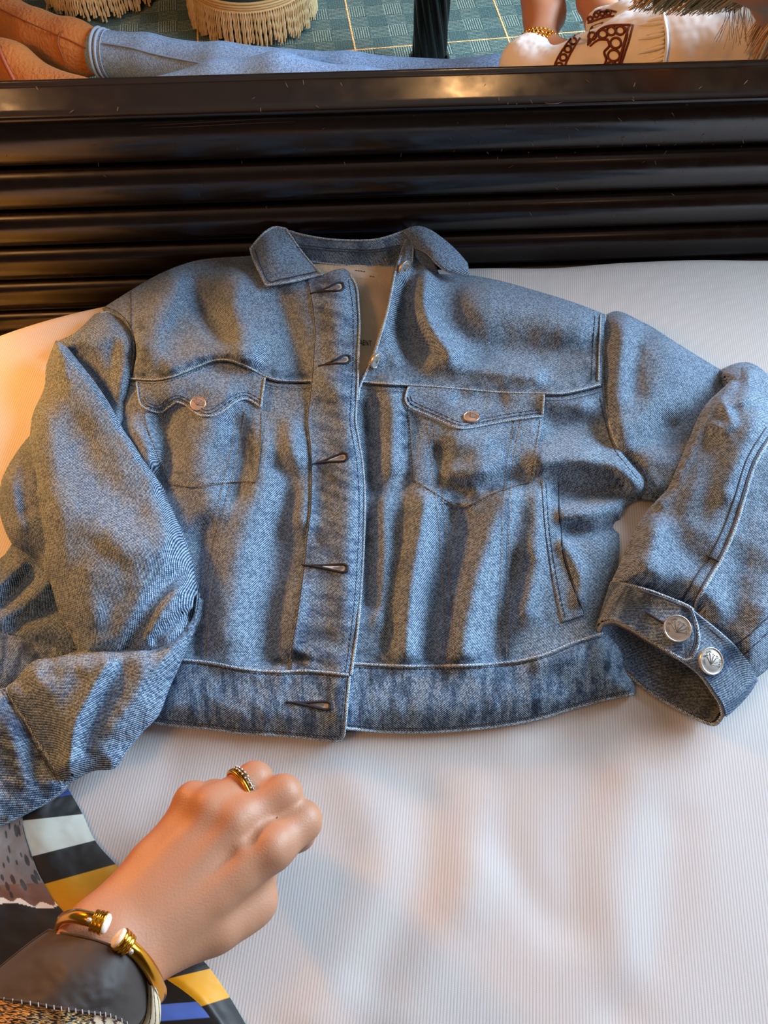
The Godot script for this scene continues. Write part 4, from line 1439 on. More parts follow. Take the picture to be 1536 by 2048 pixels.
	put(mb, "topstitching", M.thread, wl)
	mb = MB.new()
	stitches(mb, [Vector2(705, 1335), Vector2(797, 1338), Vector2(875, 1338), Vector2(953, 1336), Vector2(1032, 1329), Vector2(1090, 1315), Vector2(1149, 1291), Vector2(1205, 1273)], tf, 2.05, NAVY)
	stitches(mb, [Vector2(694, 1449), Vector2(758, 1455), Vector2(836, 1457), Vector2(914, 1453), Vector2(993, 1445), Vector2(1071, 1431), Vector2(1149, 1408), Vector2(1207, 1392), Vector2(1260, 1381)], tf, 2.05, NAVY)
	put(mb, "topstitching", M.thread, wr)
	collar()


# light and dark of the wash, kept with the cloth: pale along the worn pleats, deep near seams; shade beside the placket painted in
func fade_shade_front(p: Vector2) -> float:
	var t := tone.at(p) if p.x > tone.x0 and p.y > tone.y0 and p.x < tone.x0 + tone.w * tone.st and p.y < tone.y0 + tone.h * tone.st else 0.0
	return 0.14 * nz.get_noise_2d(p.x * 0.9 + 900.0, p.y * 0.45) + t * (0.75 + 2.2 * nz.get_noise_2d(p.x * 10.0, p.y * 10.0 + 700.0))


func slim(l: Array, d: float) -> Array:
	var r := []
	for i in l.size():
		var t: Vector2 = (l[mini(i + 1, l.size() - 1)] - l[maxi(i - 1, 0)]).normalized()
		r.append(l[i] + Vector2(t.y, -t.x) * -d * -1.0)
	return r


func text_on(parent: Node, words: String, a: Vector2, b: Vector2, px_high: float, f: Fld, off: float, col: Color) -> void:
	var tm := TextMesh.new()
	tm.text = words
	var sf := SystemFont.new()
	sf.font_names = PackedStringArray(["Droid Sans"])
	tm.font = sf
	tm.font_size = 32
	tm.pixel_size = 0.01
	tm.depth = 0.01
	var mid := (a + b) * 0.5
	var c := P(mid.x, mid.y, f.at(mid) + off)
	var e := P(b.x, b.y, f.at(b) + off) - P(a.x, a.y, f.at(a) + off)
	var up := P(mid.x, mid.y - px_high, f.at(mid) + off) - c
	var box_ := tm.get_aabb()
	var o := MeshInstance3D.new()
	o.name = "print"
	o.mesh = tm
	var sx := e.length() / maxf(box_.size.x, 0.01)
	var sy := up.length() / maxf(box_.size.y, 0.01)
	var n := e.cross(up).normalized()
	o.transform = Transform3D(Basis(e.normalized() * sx, n.cross(e).normalized() * sy, n * 0.02), c - n * 0.0)
	tm.material = mat(col, 0.8)
	parent.add_child(o, true)


# a keyhole buttonhole: whipped thread round a slit, from its tail a to its round end b
func hole(parent: Node, a: Vector2, b: Vector2, off: float) -> void:
	var n := (b - a).normalized()
	var s := n.orthogonal()
	var loop := []
	var w := 8.0
	loop.append(a)
	loop.append(a.lerp(b, 0.4) + s * w * 0.35)
	loop.append(b - n * 6.0 + s * w)
	loop.append(b + n * 3.0 + s * w * 0.55)
	loop.append(b + n * 3.0 - s * w * 0.55)
	loop.append(b - n * 6.0 - s * w)
	loop.append(a.lerp(b, 0.4) - s * w * 0.35)
	var l := smooth(loop, true, 5)
	var mb := MB.new()
	var pts := PackedVector3Array()
	for q in l:
		pts.append(P(q.x, q.y, tf.at(q) + off + 0.3))
	tube(mb, pts, 0.0012, 6, NAVY * 0.5, true)
	tube(mb, on([a - n * 14.0, a], tf, off + 0.1), 0.0009, 6, NAVY * 0.5)
	put(mb, "buttonhole", M.thread, parent)
	var inn := PackedVector2Array()
	var c := a.lerp(b, 0.72)
	for q in l:
		inn.append(c + (q - c) * 0.78)
	mb = MB.new()
	var t := Geometry2D.triangulate_polygon(inn)
	for q in inn:
		mb.add(P(q.x, q.y, tf.at(q) + off + 0.25), Vector3.UP, Vector2.ZERO, PALE)
	for q in range(0, t.size(), 3):
		mb.tri(t[q], t[q + 1], t[q + 2])
	var inner2 := PackedVector2Array()
	c = a.lerp(b, 0.8)
	for q in l:
		inner2.append(c + (q - c) * 0.46)
	t = Geometry2D.triangulate_polygon(inner2)
	var first := mb.v.size()
	for q in inner2:
		mb.add(P(q.x, q.y, tf.at(q) + off + 0.4), Vector3.UP, Vector2.ZERO, Color(0.17, 0.16, 0.15))
	for q in range(0, t.size(), 3):
		mb.tri(first + t[q], first + t[q + 1], first + t[q + 2])
	put(mb, "buttonhole_facing", M.thread, parent)


# a metal shank button: rimmed disc with a fan of stems ending in dots and lettering round its edge
func button(parent: Node, at: Vector3, up: Vector3, r: float, m: Material, turn: float, lettered := false) -> void:
	up = up.normalized()
	var x := Vector3.RIGHT.rotated(Vector3.UP, turn)
	x = (x - up * x.dot(up)).normalized()
	var bs := Basis(x, up, x.cross(up).normalized())
	var t := Transform3D(bs, at)
	var mb := MB.new()
	var s := r
	lathe(mb, [Vector2(0.55, -0.42), Vector2(0.86, -0.34), Vector2(0.99, -0.18), Vector2(1.0, -0.02), Vector2(0.97, 0.07), Vector2(0.93, 0.09), Vector2(0.89, 0.06), Vector2(0.86, 0.02), Vector2(0.7, 0.05), Vector2(0.4, 0.09), Vector2(0.0, 0.10)].map(func(q): return q * s), t, 40)
	var hub := Vector2(-0.18, 0.24)
	for i in 6:
		var a := -1.85 + i * 0.42
		var l: float = [0.62, 0.82, 0.7, 0.74, 0.8, 0.66][i]
		var e := hub + Vector2(cos(a), sin(a)) * l
		var pts := PackedVector3Array()
		for k in 5:
			var q := hub.lerp(e, k / 4.0)
			pts.append(t * (Vector3(q.x, 0.10 - 0.05 * q.length_squared(), q.y) * s))
		tube(mb, pts, s * 0.028, 5, Color(0.3, 0.27, 0.25))
		for k in 3:
			var d := e + Vector2(cos(a + (k - 1) * 0.9), sin(a + (k - 1) * 0.9)) * 0.12
			if d.length() < 0.82:
				var c := t * (Vector3(d.x, 0.07, d.y) * s)
				tube(mb, PackedVector3Array([c, c + up * s * 0.04]), s * 0.035, 6, Color(0.3, 0.27, 0.25))
	if lettered:
		var sf := SystemFont.new()
		sf.font_names = PackedStringArray(["Droid Serif"])
		var words := "TEC & Soni"
		for i in words.length():
			if words[i] == " ":
				continue
			var a := PI + 0.12 - i * 0.205
			var tm := TextMesh.new()
			tm.text = words[i]
			tm.font = sf
			tm.font_size = 24
			tm.pixel_size = 0.01
			tm.depth = 0.02
			tm.curve_step = 4.0
			var arr := tm.get_mesh_arrays()
			var k := s * 1.05
			var bx := Vector3(sin(a), 0, cos(a))
			var by := Vector3(-cos(a), 0, sin(a))
			var lt := Transform3D(Basis(bx * k, by * k, bx.cross(by) * k * 0.3), Vector3(cos(a), 0, -sin(a)) * s * 0.70 + Vector3.UP * s * 0.075)
			var f := mb.v.size()
			var vs: PackedVector3Array = arr[Mesh.ARRAY_VERTEX]
			var ns: PackedVector3Array = arr[Mesh.ARRAY_NORMAL]
			for q in vs.size():
				mb.add(t * (lt * vs[q]), (bs * (lt.basis * ns[q])).normalized(), Vector2.ZERO, Color(0.3, 0.26, 0.24))
			var ii: PackedInt32Array = arr[Mesh.ARRAY_INDEX]
			for q in range(0, ii.size(), 3):
				mb.tri(f + ii[q], f + ii[q + 1], f + ii[q + 2])
	put(mb, "button", m, parent)


func collar() -> void:
	# standing back of the collar, seen from inside
	var st := [
		[Vector3(556, 470, 34), Vector3(575, 462, 38), Vector3(605, 470, 38), Vector3(652, 478, 37), Vector3(699, 481, 36), Vector3(746, 480, 37), Vector3(777, 473, 38), Vector3(811, 461, 40), Vector3(832, 458, 40)],
		[Vector3(570, 480, 33), Vector3(588, 482, 34), Vector3(612, 488, 33), Vector3(656, 494, 31), Vector3(703, 497, 30), Vector3(750, 497, 31), Vector3(782, 492, 32), Vector3(812, 485, 34), Vector3(832, 484, 34)],
		[Vector3(585, 500, 27), Vector3(600, 503, 26), Vector3(622, 507, 25), Vector3(660, 512, 23), Vector3(708, 515, 22), Vector3(756, 515, 22), Vector3(786, 512, 23), Vector3(812, 508, 25), Vector3(830, 508, 26)],
		[Vector3(600, 522, 19), Vector3(615, 522, 18), Vector3(634, 525, 17), Vector3(668, 529, 16), Vector3(714, 533, 15), Vector3(761, 534, 15), Vector3(789, 533, 16), Vector3(812, 531, 18), Vector3(828, 530, 18)]]
	var cs := net("collar_stand", st, 90, 24, M.denim, jk, {"thick": 3.0, "wear": 0.55, "sv": 0.35, "sf": 1.0, "tint": Color(0.9, 0.94, 1.0), "wr": 0.4, "rim": 1.3})
	cs.set_meta("label", "inside of the standing collar")
	var mb := MB.new()
	for dy in [0.0, 5.0]:
		var l := PackedVector3Array()
		for p in [Vector3(592, 489 + dy, 33), Vector3(656, 496 + dy, 31), Vector3(703, 499 + dy, 30), Vector3(750, 499 + dy, 31), Vector3(800, 490 + dy, 33)]:
			l.append(PV(p + Vector3(0, 0, 0.8)))
		tube(mb, crom3(l, 8), 0.0005, 5, NAVY)
	put(mb, "topstitching", M.thread, cs)
	# the fallen wings
	var w1 := [
		[Vector3(572, 458, 40), Vector3(588, 482, 36), Vector3(606, 507, 30), Vector3(627, 532, 27), Vector3(644, 549, 26)],
		[Vector3(548, 455, 42), Vector3(562, 486, 40), Vector3(584, 515, 34), Vector3(604, 536, 32), Vector3(620, 554, 29)],
		[Vector3(526, 468, 42), Vector3(536, 498, 41), Vector3(554, 528, 37), Vector3(570, 548, 34), Vector3(584, 563, 31)],
		[Vector3(501, 497, 34), Vector3(506, 515, 34), Vector3(517, 540, 33), Vector3(526, 558, 32), Vector3(533, 571, 31)]]
	for r in w1.size():
		for i in w1[r].size():
			var q: Vector3 = w1[r][i]
			if q.y > 512.0:
				w1[r][i] = Vector3(q.x, q.y, maxf(q.z, tf.at(Vector2(q.x, q.y)) + [5.0, 6.0, 7.0, 6.0][r]))
	var c1 := net("collar_wing", w1, 40, 44, M.denim, jk, {"thick": 2.6, "wear": 0.88, "rim": 1.5, "tint": Color(0.95, 0.97, 1.0), "wr": 0.4, "rot": 35.0})
	c1.set_meta("label", "pointed collar wing folded down on the buttonhole side")
	mb = MB.new()
	var l1 := PackedVector3Array()
	for p in [Vector3(510, 499, 36.5), Vector3(515, 515, 36.5), Vector3(525, 540, 35.5), Vector3(538, 563, 33.5), Vector3(560, 559, 34.5), Vector3(584, 554, 34), Vector3(612, 548, 32), Vector3(634, 543, 29.5)]:
		p.z = maxf(p.z, tf.at(Vector2(p.x, p.y)) + 8.5)
		l1.append(PV(p))
	tube(mb, crom3(l1, 5), 0.0006, 5, NAVY)
	put(mb, "topstitching", M.thread, c1)
	var w2 := [
		[Vector3(808, 462, 40), Vector3(816, 470, 39), Vector3(822, 482, 37), Vector3(826, 496, 34)],
		[Vector3(833, 456, 43), Vector3(838, 470, 43), Vector3(840, 484, 41), Vector3(840, 498, 37)],
		[Vector3(858, 463, 41), Vector3(860, 480, 42), Vector3(860, 496, 41), Vector3(858, 509, 38)],
		[Vector3(888, 484, 36), Vector3(886, 500, 38), Vector3(880, 516, 38), Vector3(876, 529, 36)],
		[Vector3(914, 508, 30), Vector3(910, 522, 32), Vector3(904, 534, 33), Vector3(900, 544, 31)],
		[Vector3(932, 530, 25), Vector3(934, 538, 26), Vector3(935, 545, 27), Vector3(938, 550, 26)]]
	var c2 := net("collar_wing", w2, 30, 60, M.denim, jk, {"thick": 2.6, "wear": 0.88, "rim": 1.6, "tint": Color(0.95, 0.97, 1.0), "wr": 0.4, "rot": -30.0})
	c2.set_meta("label", "collar wing lifted off the shoulder on the button side")
	mb = MB.new()
	var l2 := PackedVector3Array()
	for p in [Vector3(842, 494, 39.5), Vector3(862, 502, 41), Vector3(881, 520, 39), Vector3(906, 536, 34), Vector3(928, 543, 28.5)]:
		l2.append(PV(p))
	tube(mb, crom3(l2, 6), 0.0006, 5, NAVY)
	put(mb, "topstitching", M.thread, c2)
	# neck of the button side: underside of the collar over the shoulder
	var nk := [
		[Vector3(826, 484, 36), Vector3(828, 500, 32), Vector3(836, 520, 28), Vector3(850, 540, 24)],
		[Vector3(842, 500, 34), Vector3(850, 512, 31), Vector3(860, 526, 27), Vector3(870, 545, 23)],
		[Vector3(862, 516, 32), Vector3(868, 526, 29), Vector3(874, 536, 26), Vector3(878, 548, 22)]]
	net("neck_band", nk, 24, 20, M.denim, jk, {"thick": 2.0, "tint": Color(0.85, 0.9, 0.98), "wr": 0.4})
	# the band end at the top of the buttonhole side
	var be := [
		[Vector3(815, 474, 36), Vector3(820, 472, 38), Vector3(827, 480, 38)],
		[Vector3(806, 494, 33), Vector3(814, 496, 36), Vector3(826, 502, 35)],
		[Vector3(797, 520, 29), Vector3(808, 522, 32), Vector3(824, 526, 30)]]
	net("neck_band", be, 16, 20, M.denim, jk, {"thick": 2.0, "wear": 0.66, "rim": 1.2, "wr": 0.3})


func sleeve_sheet(called: String, parent: Node, outline: PackedVector2Array, lo: float, hi: float, rad: float, folds: Array, o := {}) -> Fld:
	var f := dome(outline, lo, hi, rad, folds, o.get("wr", 0.8))
	sheet(called, outline, f, M.denim, parent, o)
	return f


func jacket_sleeves() -> void:
	# ----- sleeve folded back on itself at the left -----
	var sl := Node3D.new()
	sl.name = "sleeve"
	sl.set_meta("label", "sleeve folded back on itself on the buttonhole side")
	jk.add_child(sl, true)
	# far bits below
	sleeve_sheet("sleeve_back", sl, pv([Vector2(-60, 1130), Vector2(0, 1118), Vector2(26, 1086), Vector2(60, 1100), Vector2(110, 1140), Vector2(190, 1310), Vector2(120, 1345), Vector2(60, 1360), Vector2(20, 1400), Vector2(-60, 1400)]), 3.0, 6.0, 50.0,
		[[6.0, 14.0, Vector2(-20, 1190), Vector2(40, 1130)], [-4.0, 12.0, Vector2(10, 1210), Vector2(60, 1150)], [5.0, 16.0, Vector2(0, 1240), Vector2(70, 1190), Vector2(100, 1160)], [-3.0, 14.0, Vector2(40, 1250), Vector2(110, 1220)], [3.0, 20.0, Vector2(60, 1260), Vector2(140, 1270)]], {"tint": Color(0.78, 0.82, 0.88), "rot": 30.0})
	var wb := pv([Vector2(-60, 1262), Vector2(0, 1258), Vector2(110, 1283), Vector2(190, 1302), Vector2(150, 1345), Vector2(60, 1365), Vector2(10, 1395), Vector2(-60, 1400)])
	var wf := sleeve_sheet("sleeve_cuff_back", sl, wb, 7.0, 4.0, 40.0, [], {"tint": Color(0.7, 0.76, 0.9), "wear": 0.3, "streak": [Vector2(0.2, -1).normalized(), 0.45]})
	var mb := MB.new()
	stitches(mb, [Vector2(-40, 1266), Vector2(0, 1264), Vector2(110, 1289), Vector2(175, 1305)], wf, 0.3, NAVY)
	put(mb, "topstitching", M.thread, sl)
	# bulge of the back of the sleeve
	sleeve_sheet("sleeve_back", sl, pv([Vector2(75, 862), Vector2(59, 873), Vector2(33, 906), Vector2(8, 950), Vector2(1, 983), Vector2(1, 1024), Vector2(14, 1065), Vector2(30, 1092), Vector2(52, 1106), Vector2(71, 1120), Vector2(88, 1150), Vector2(130, 1160), Vector2(120, 1000)]), 5.0, 20.0, 48.0,
		[[-5.0, 16.0, Vector2(60, 900), Vector2(45, 960), Vector2(50, 1020)], [4.0, 18.0, Vector2(20, 980), Vector2(40, 1050)]], {"tint": Color(0.85, 0.86, 0.9), "rot": 25.0, "drop": 4.0})
	# sleeve cap between the shoulder seam and the fold
	var cap := pv([Vector2(112, 684), Vector2(150, 666), Vector2(189, 630), Vector2(199, 626), Vector2(219, 625), Vector2(241, 636), Vector2(260, 655), Vector2(271, 677), Vector2(275, 704), Vector2(271, 731), Vector2(265, 764), Vector2(254, 795), Vector2(243, 850), Vector2(225, 850), Vector2(180, 790), Vector2(130, 720)])
	var capf := sleeve_sheet("sleeve_cap", sl, cap, 8.0, 9.0, 40.0,
		[[7.0, 30.0, Vector2(150, 680), Vector2(215, 672), Vector2(255, 690)], [6.0, 18.0, Vector2(250, 740), Vector2(236, 800), Vector2(232, 840)], [-11.0, 24.0, Vector2(150, 712), Vector2(192, 758), Vector2(222, 808)], [-3.0, 14.0, Vector2(230, 690), Vector2(222, 740)]], {"off": 2.5, "drop": 3.0, "rot": 60.0})
	mb = MB.new()
	tube(mb, on([Vector2(199, 626), Vector2(219, 625), Vector2(241, 636), Vector2(260, 655), Vector2(271, 677), Vector2(275, 704), Vector2(272, 731), Vector2(266, 764), Vector2(255, 795)], capf, 2.2), 0.0012, 6)
	put(mb, "armhole_welt", M.edge, sl)
	# upper arm
	var ua := pv([Vector2(112, 681), Vector2(131, 694), Vector2(153, 721), Vector2(178, 752), Vector2(197, 778), Vector2(213, 802), Vector2(232, 835), Vector2(246, 862), Vector2(262, 884), Vector2(287, 923), Vector2(314, 961), Vector2(334, 991), Vector2(355, 1037), Vector2(369, 1079), Vector2(385, 1120), Vector2(393, 1160), Vector2(397, 1190), Vector2(394, 1225), Vector2(382, 1262), Vector2(350, 1310), Vector2(270, 1325), Vector2(165, 1320),
		Vector2(145, 1273), Vector2(120, 1224), Vector2(104, 1169), Vector2(90, 1140), Vector2(83, 1092), Vector2(74, 1037), Vector2(63, 969), Vector2(59, 914), Vector2(62, 862), Vector2(68, 824), Vector2(90, 775), Vector2(94, 730)])
	sleeve_sheet("upper_sleeve", sl, ua, 14.0, 24.0, 62.0,
		[[8.0, 15.0, Vector2(116, 690), Vector2(153, 724), Vector2(197, 782), Vector2(232, 840), Vector2(262, 890), Vector2(314, 968)], [12.0, 90.0, Vector2(250, 1130), Vector2(270, 1180)], [-7.0, 70.0, Vector2(110, 800), Vector2(170, 880)], [6.0, 26.0, Vector2(120, 700), Vector2(175, 775), Vector2(230, 860), Vector2(300, 970), Vector2(345, 1070)], [-6.0, 50.0, Vector2(140, 860), Vector2(200, 960), Vector2(270, 1010)], [7.0, 50.0, Vector2(150, 1020), Vector2(230, 1080), Vector2(320, 1100)], [-3.5, 22.0, Vector2(190, 1090), Vector2(240, 1130)],
		[-8.0, 18.0, Vector2(355, 1150), Vector2(315, 1195), Vector2(285, 1250), Vector2(262, 1292)], [5.0, 16.0, Vector2(355, 1185), Vector2(320, 1225), Vector2(295, 1270)], [-7.0, 11.0, Vector2(376, 1228), Vector2(340, 1252), Vector2(310, 1278)], [3.0, 24.0, Vector2(180, 1150), Vector2(190, 1230)], [-3.0, 26.0, Vector2(250, 1190), Vector2(210, 1260)], [3.5, 30.0, Vector2(90, 1000), Vector2(110, 1100)]],
		{"rot": 28.0, "drop": 8.0, "tuck": 5.0, "fade": fade_shade_front})
	# forearm folded over
	var fa := pv([Vector2(397, 1186), Vector2(392, 1222), Vector2(380, 1246), Vector2(355, 1268), Vector2(328, 1284), Vector2(301, 1295), Vector2(273, 1297), Vector2(219, 1301), Vector2(161, 1304), Vector2(109, 1317), Vector2(77, 1320), Vector2(55, 1333), Vector2(36, 1358), Vector2(9, 1378), Vector2(41, 1431), Vector2(82, 1499), Vector2(109, 1540), Vector2(131, 1568), Vector2(161, 1550), Vector2(189, 1538), Vector2(227, 1534), Vector2(246, 1508), Vector2(282, 1462), Vector2(314, 1429), Vector2(336, 1374), Vector2(355, 1333), Vector2(372, 1292), Vector2(388, 1251)])
	sleeve_sheet("forearm_sleeve", sl, fa, 12.0, 20.0, 55.0,
		[[9.0, 18.0, Vector2(215, 1330), Vector2(180, 1390), Vector2(150, 1450), Vector2(135, 1530)], [-5.0, 16.0, Vector2(205, 1395), Vector2(185, 1450), Vector2(170, 1500)], [-9.0, 24.0, Vector2(55, 1380), Vector2(85, 1430), Vector2(112, 1500)], [5.0, 26.0, Vector2(290, 1330), Vector2(270, 1390), Vector2(230, 1450)], [-4.0, 18.0, Vector2(240, 1340), Vector2(215, 1370)], [4.0, 16.0, Vector2(130, 1345), Vector2(210, 1320), Vector2(280, 1310)],
		[-4.0, 14.0, Vector2(90, 1350), Vector2(150, 1345)], [-4.0, 14.0, Vector2(250, 1480), Vector2(200, 1520)], [3.0, 16.0, Vector2(340, 1290), Vector2(320, 1350)]], {"off": 14.0, "rot": -62.0, "drop": 10.0, "tuck": 6.0, "fade": fade_shade_front})
	# its cuff
	var cu := pv([Vector2(11, 1377), Vector2(43, 1431), Vector2(84, 1499), Vector2(111, 1540), Vector2(133, 1567), Vector2(123, 1580), Vector2(90, 1604), Vector2(55, 1622), Vector2(0, 1650), Vector2(-60, 1672), Vector2(-110, 1500), Vector2(-60, 1390)])
	var cf := sleeve_sheet("cuff", sl, cu, 22.0, 12.0, 50.0, [[4.0, 20.0, Vector2(20, 1450), Vector2(50, 1560)], [-3.0, 16.0, Vector2(60, 1500), Vector2(80, 1580)]], {"off": 4.0, "drop": 9.0, "tint": Color(0.85, 0.9, 1.0), "wear": 0.35, "streak": [Vector2(0.85, 0.3).normalized(), 0.5], "rot": -60.0})
	mb = MB.new()
	stitches(mb, [Vector2(4, 1383), Vector2(36, 1435), Vector2(77, 1503), Vector2(104, 1545), Vector2(125, 1572)], cf, 4.2, TAN.darkened(0.3))
	tube(mb, on([Vector2(12, 1377), Vector2(44, 1430), Vector2(85, 1498), Vector2(112, 1539), Vector2(133, 1566)], cf, 4.0), 0.0013, 6)
	put(mb, "cuff_welt", M.edge, sl)

	# ----- sleeve bent over the cushion at the right -----
	var sr := Node3D.new()
	sr.name = "sleeve"
	sr.set_meta("label", "bent sleeve with an open cuff on the button side")
	jk.add_child(sr, true)
	var up := pv([Vector2(1207, 633), Vector2(1229, 623), Vector2(1248, 626), Vector2(1278, 641), Vector2(1307, 656), Vector2(1351, 685), Vector2(1400, 715), Vector2(1436, 737), Vector2(1475, 760), Vector2(1500, 800), Vector2(1450, 900), Vector2(1390, 990), Vector2(1340, 1010), Vector2(1314, 999), Vector2(1285, 996), Vector2(1290, 978), Vector2(1287, 957), Vector2(1264, 930), Vector2(1234, 891), Vector2(1217, 845), Vector2(1206, 793), Vector2(1203, 742), Vector2(1206, 686)])
	var uf := sleeve_sheet("upper_sleeve", sr, up, 9.0, 13.0, 60.0,
		[[7.0, 24.0, Vector2(1250, 650), Vector2(1236, 740), Vector2(1232, 820), Vector2(1245, 890)], [5.0, 40.0, Vector2(1330, 700), Vector2(1310, 780), Vector2(1290, 850)], [-15.0, 40.0, Vector2(1440, 780), Vector2(1400, 830), Vector2(1350, 860)], [-6.0, 30.0, Vector2(1330, 860), Vector2(1290, 880)], [4.0, 30.0, Vector2(1300, 920), Vector2(1340, 920)], [-3.0, 20.0, Vector2(1270, 700), Vector2(1268, 780)], [4.0, 18.0, Vector2(1290, 950), Vector2(1310, 970)]],
		{"rot": -20.0, "drop": 7.0, "off": 1.0, "fade": fade_shade_front})
	mb = MB.new()
	tube(mb, on([Vector2(1210, 631), Vector2(1208, 686), Vector2(1205, 742), Vector2(1208, 793), Vector2(1219, 845), Vector2(1236, 892), Vector2(1265, 930), Vector2(1287, 957), Vector2(1291, 976)], uf, 1.0), 0.0014, 6)
	put(mb, "armhole_welt", M.edge, sr)
	sleeve_sheet("elbow_fold", sr, pv([Vector2(1440, 742), Vector2(1470, 728), Vector2(1500, 726), Vector2(1530, 745), Vector2(1560, 790), Vector2(1580, 860), Vector2(1480, 860)]), 8.0, 20.0, 40.0, [], {"rot": -20.0})
	var fo := pv([Vector2(1453, 772), Vector2(1470, 752), Vector2(1482, 737), Vector2(1502, 731), Vector2(1514, 739), Vector2(1527, 766), Vector2(1545, 800), Vector2(1580, 850), Vector2(1640, 950), Vector2(1650, 1150), Vector2(1560, 1310), Vector2(1500, 1362), Vector2(1470, 1340), Vector2(1423, 1290), Vector2(1396, 1265), Vector2(1385, 1230), Vector2(1354, 1212), Vector2(1319, 1198), Vector2(1284, 1186), Vector2(1250, 1182), Vector2(1224, 1168), Vector2(1231, 1152), Vector2(1243, 1127), Vector2(1266, 1074), Vector2(1292, 1027), Vector2(1317, 1000), Vector2(1339, 976), Vector2(1361, 925), Vector2(1380, 881), Vector2(1392, 851), Vector2(1407, 820), Vector2(1424, 798)])
	var ff := sleeve_sheet("forearm_sleeve", sr, fo, 20.0, 30.0, 80.0,
		[[8.0, 14.0, Vector2(1462, 770), Vector2(1430, 800), Vector2(1400, 850), Vector2(1386, 886), Vector2(1366, 928), Vector2(1344, 978), Vector2(1322, 1004)], [4.5, 11.0, Vector2(1432, 852), Vector2(1448, 858), Vector2(1465, 845), Vector2(1455, 825), Vector2(1448, 812)], [4.0, 12.0, Vector2(1448, 806), Vector2(1490, 800), Vector2(1525, 790)], [-4.0, 14.0, Vector2(1475, 825), Vector2(1510, 805), Vector2(1540, 795)], [7.0, 24.0, Vector2(1520, 830), Vector2(1485, 900), Vector2(1450, 980)], [-5.0, 26.0, Vector2(1425, 880), Vector2(1420, 960), Vector2(1400, 1030)], [-4.0, 20.0, Vector2(1480, 770), Vector2(1500, 765)],
		[7.0, 26.0, Vector2(1300, 1060), Vector2(1290, 1120), Vector2(1310, 1160)], [-7.0, 34.0, Vector2(1350, 1040), Vector2(1360, 1090), Vector2(1390, 1120)], [5.0, 24.0, Vector2(1400, 1190), Vector2(1430, 1210)], [-6.0, 36.0, Vector2(1480, 1130), Vector2(1460, 1200), Vector2(1470, 1250)], [5.0, 26.0, Vector2(1530, 1230), Vector2(1500, 1280)], [4.0, 16.0, Vector2(1250, 1150), Vector2(1270, 1120)]],
		{"rot": -28.0, "drop": 16.0, "tuck": 8.0, "fade": fade_shade_front})
	mb = MB.new()
	for q in [[Vector2(1546, 860), Vector2(1507, 922), Vector2(1485, 990), Vector2(1466, 1052), Vector2(1440, 1112), Vector2(1412, 1160), Vector2(1390, 1200), Vector2(1387, 1220)], [Vector2(1532, 855), Vector2(1494, 918), Vector2(1471, 990), Vector2(1450, 1050), Vector2(1422, 1108), Vector2(1388, 1160), Vector2(1367, 1196), Vector2(1365, 1212)]]:
		tube(mb, on(q, ff, 0.2), 0.0008, 5, NAVY)
	stitches(mb, [Vector2(1414, 1112), Vector2(1436, 1122)], ff, 0.6, NAVY * 0.5, 8.0, 0.0, 1.0)
	stitches(mb, [Vector2(1458, 1300), Vector2(1500, 1268), Vector2(1540, 1230)], ff, 0.3, NAVY)
	stitches(mb, [Vector2(1472, 1322), Vector2(1510, 1290), Vector2(1545, 1255)], ff, 0.3, NAVY)
	put(mb, "sleeve_seam", M.thread, sr)
	mb = MB.new()
	tube(mb, on([Vector2(1551, 862), Vector2(1512, 924), Vector2(1490, 992), Vector2(1471, 1054), Vector2(1445, 1114), Vector2(1417, 1162), Vector2(1395, 1200), Vector2(1391, 1220)], ff, 0.2), 0.0014, 6)
	put(mb, "sleeve_welt", M.edge, sr)
	# the cuff: an open tube; upper wall from the mouth to the seam
	var top := [
		[Vector3(1197, 1262, 16), Vector3(1207, 1247, 24), Vector3(1228, 1243, 32), Vector3(1256, 1254, 38), Vector3(1284, 1271, 42), Vector3(1312, 1289, 45), Vector3(1345, 1309, 46), Vector3(1376, 1328, 45), Vector3(1402, 1350, 42), Vector3(1425, 1382, 36), Vector3(1441, 1408, 28), Vector3(1446, 1430, 19)],
		[Vector3(1206, 1232, 18), Vector3(1222, 1218, 27), Vector3(1244, 1217, 34), Vector3(1272, 1228, 40), Vector3(1302, 1244, 45), Vector3(1332, 1261, 48), Vector3(1364, 1281, 49), Vector3(1396, 1303, 47), Vector3(1424, 1329, 44), Vector3(1448, 1361, 37), Vector3(1463, 1389, 28), Vector3(1468, 1410, 18)],
		[Vector3(1216, 1200, 22), Vector3(1235, 1190, 31), Vector3(1258, 1192, 37), Vector3(1288, 1202, 43), Vector3(1320, 1216, 47), Vector3(1352, 1232, 50), Vector3(1384, 1254, 50), Vector3(1416, 1279, 48), Vector3(1446, 1308, 44), Vector3(1472, 1341, 37), Vector3(1484, 1368, 28), Vector3(1490, 1386, 18)],
		[Vector3(1226, 1166, 25), Vector3(1246, 1168, 34), Vector3(1270, 1174, 41), Vector3(1300, 1183, 46), Vector3(1334, 1196, 50), Vector3(1366, 1210, 52), Vector3(1400, 1236, 52), Vector3(1434, 1263, 50), Vector3(1466, 1292, 46), Vector3(1492, 1322, 39), Vector3(1502, 1344, 30), Vector3(1508, 1358, 20)]]
	var cuff := net("cuff", top, 80, 34, M.denim, sr, {"thick": 3.0, "wear": 0.35, "rim": 1.8, "sv": 0.6, "tint": Color(1.0, 1.05, 1.15), "rot": 90.0})
	cuff.set_meta("label", "open cuff with two metal buttons")
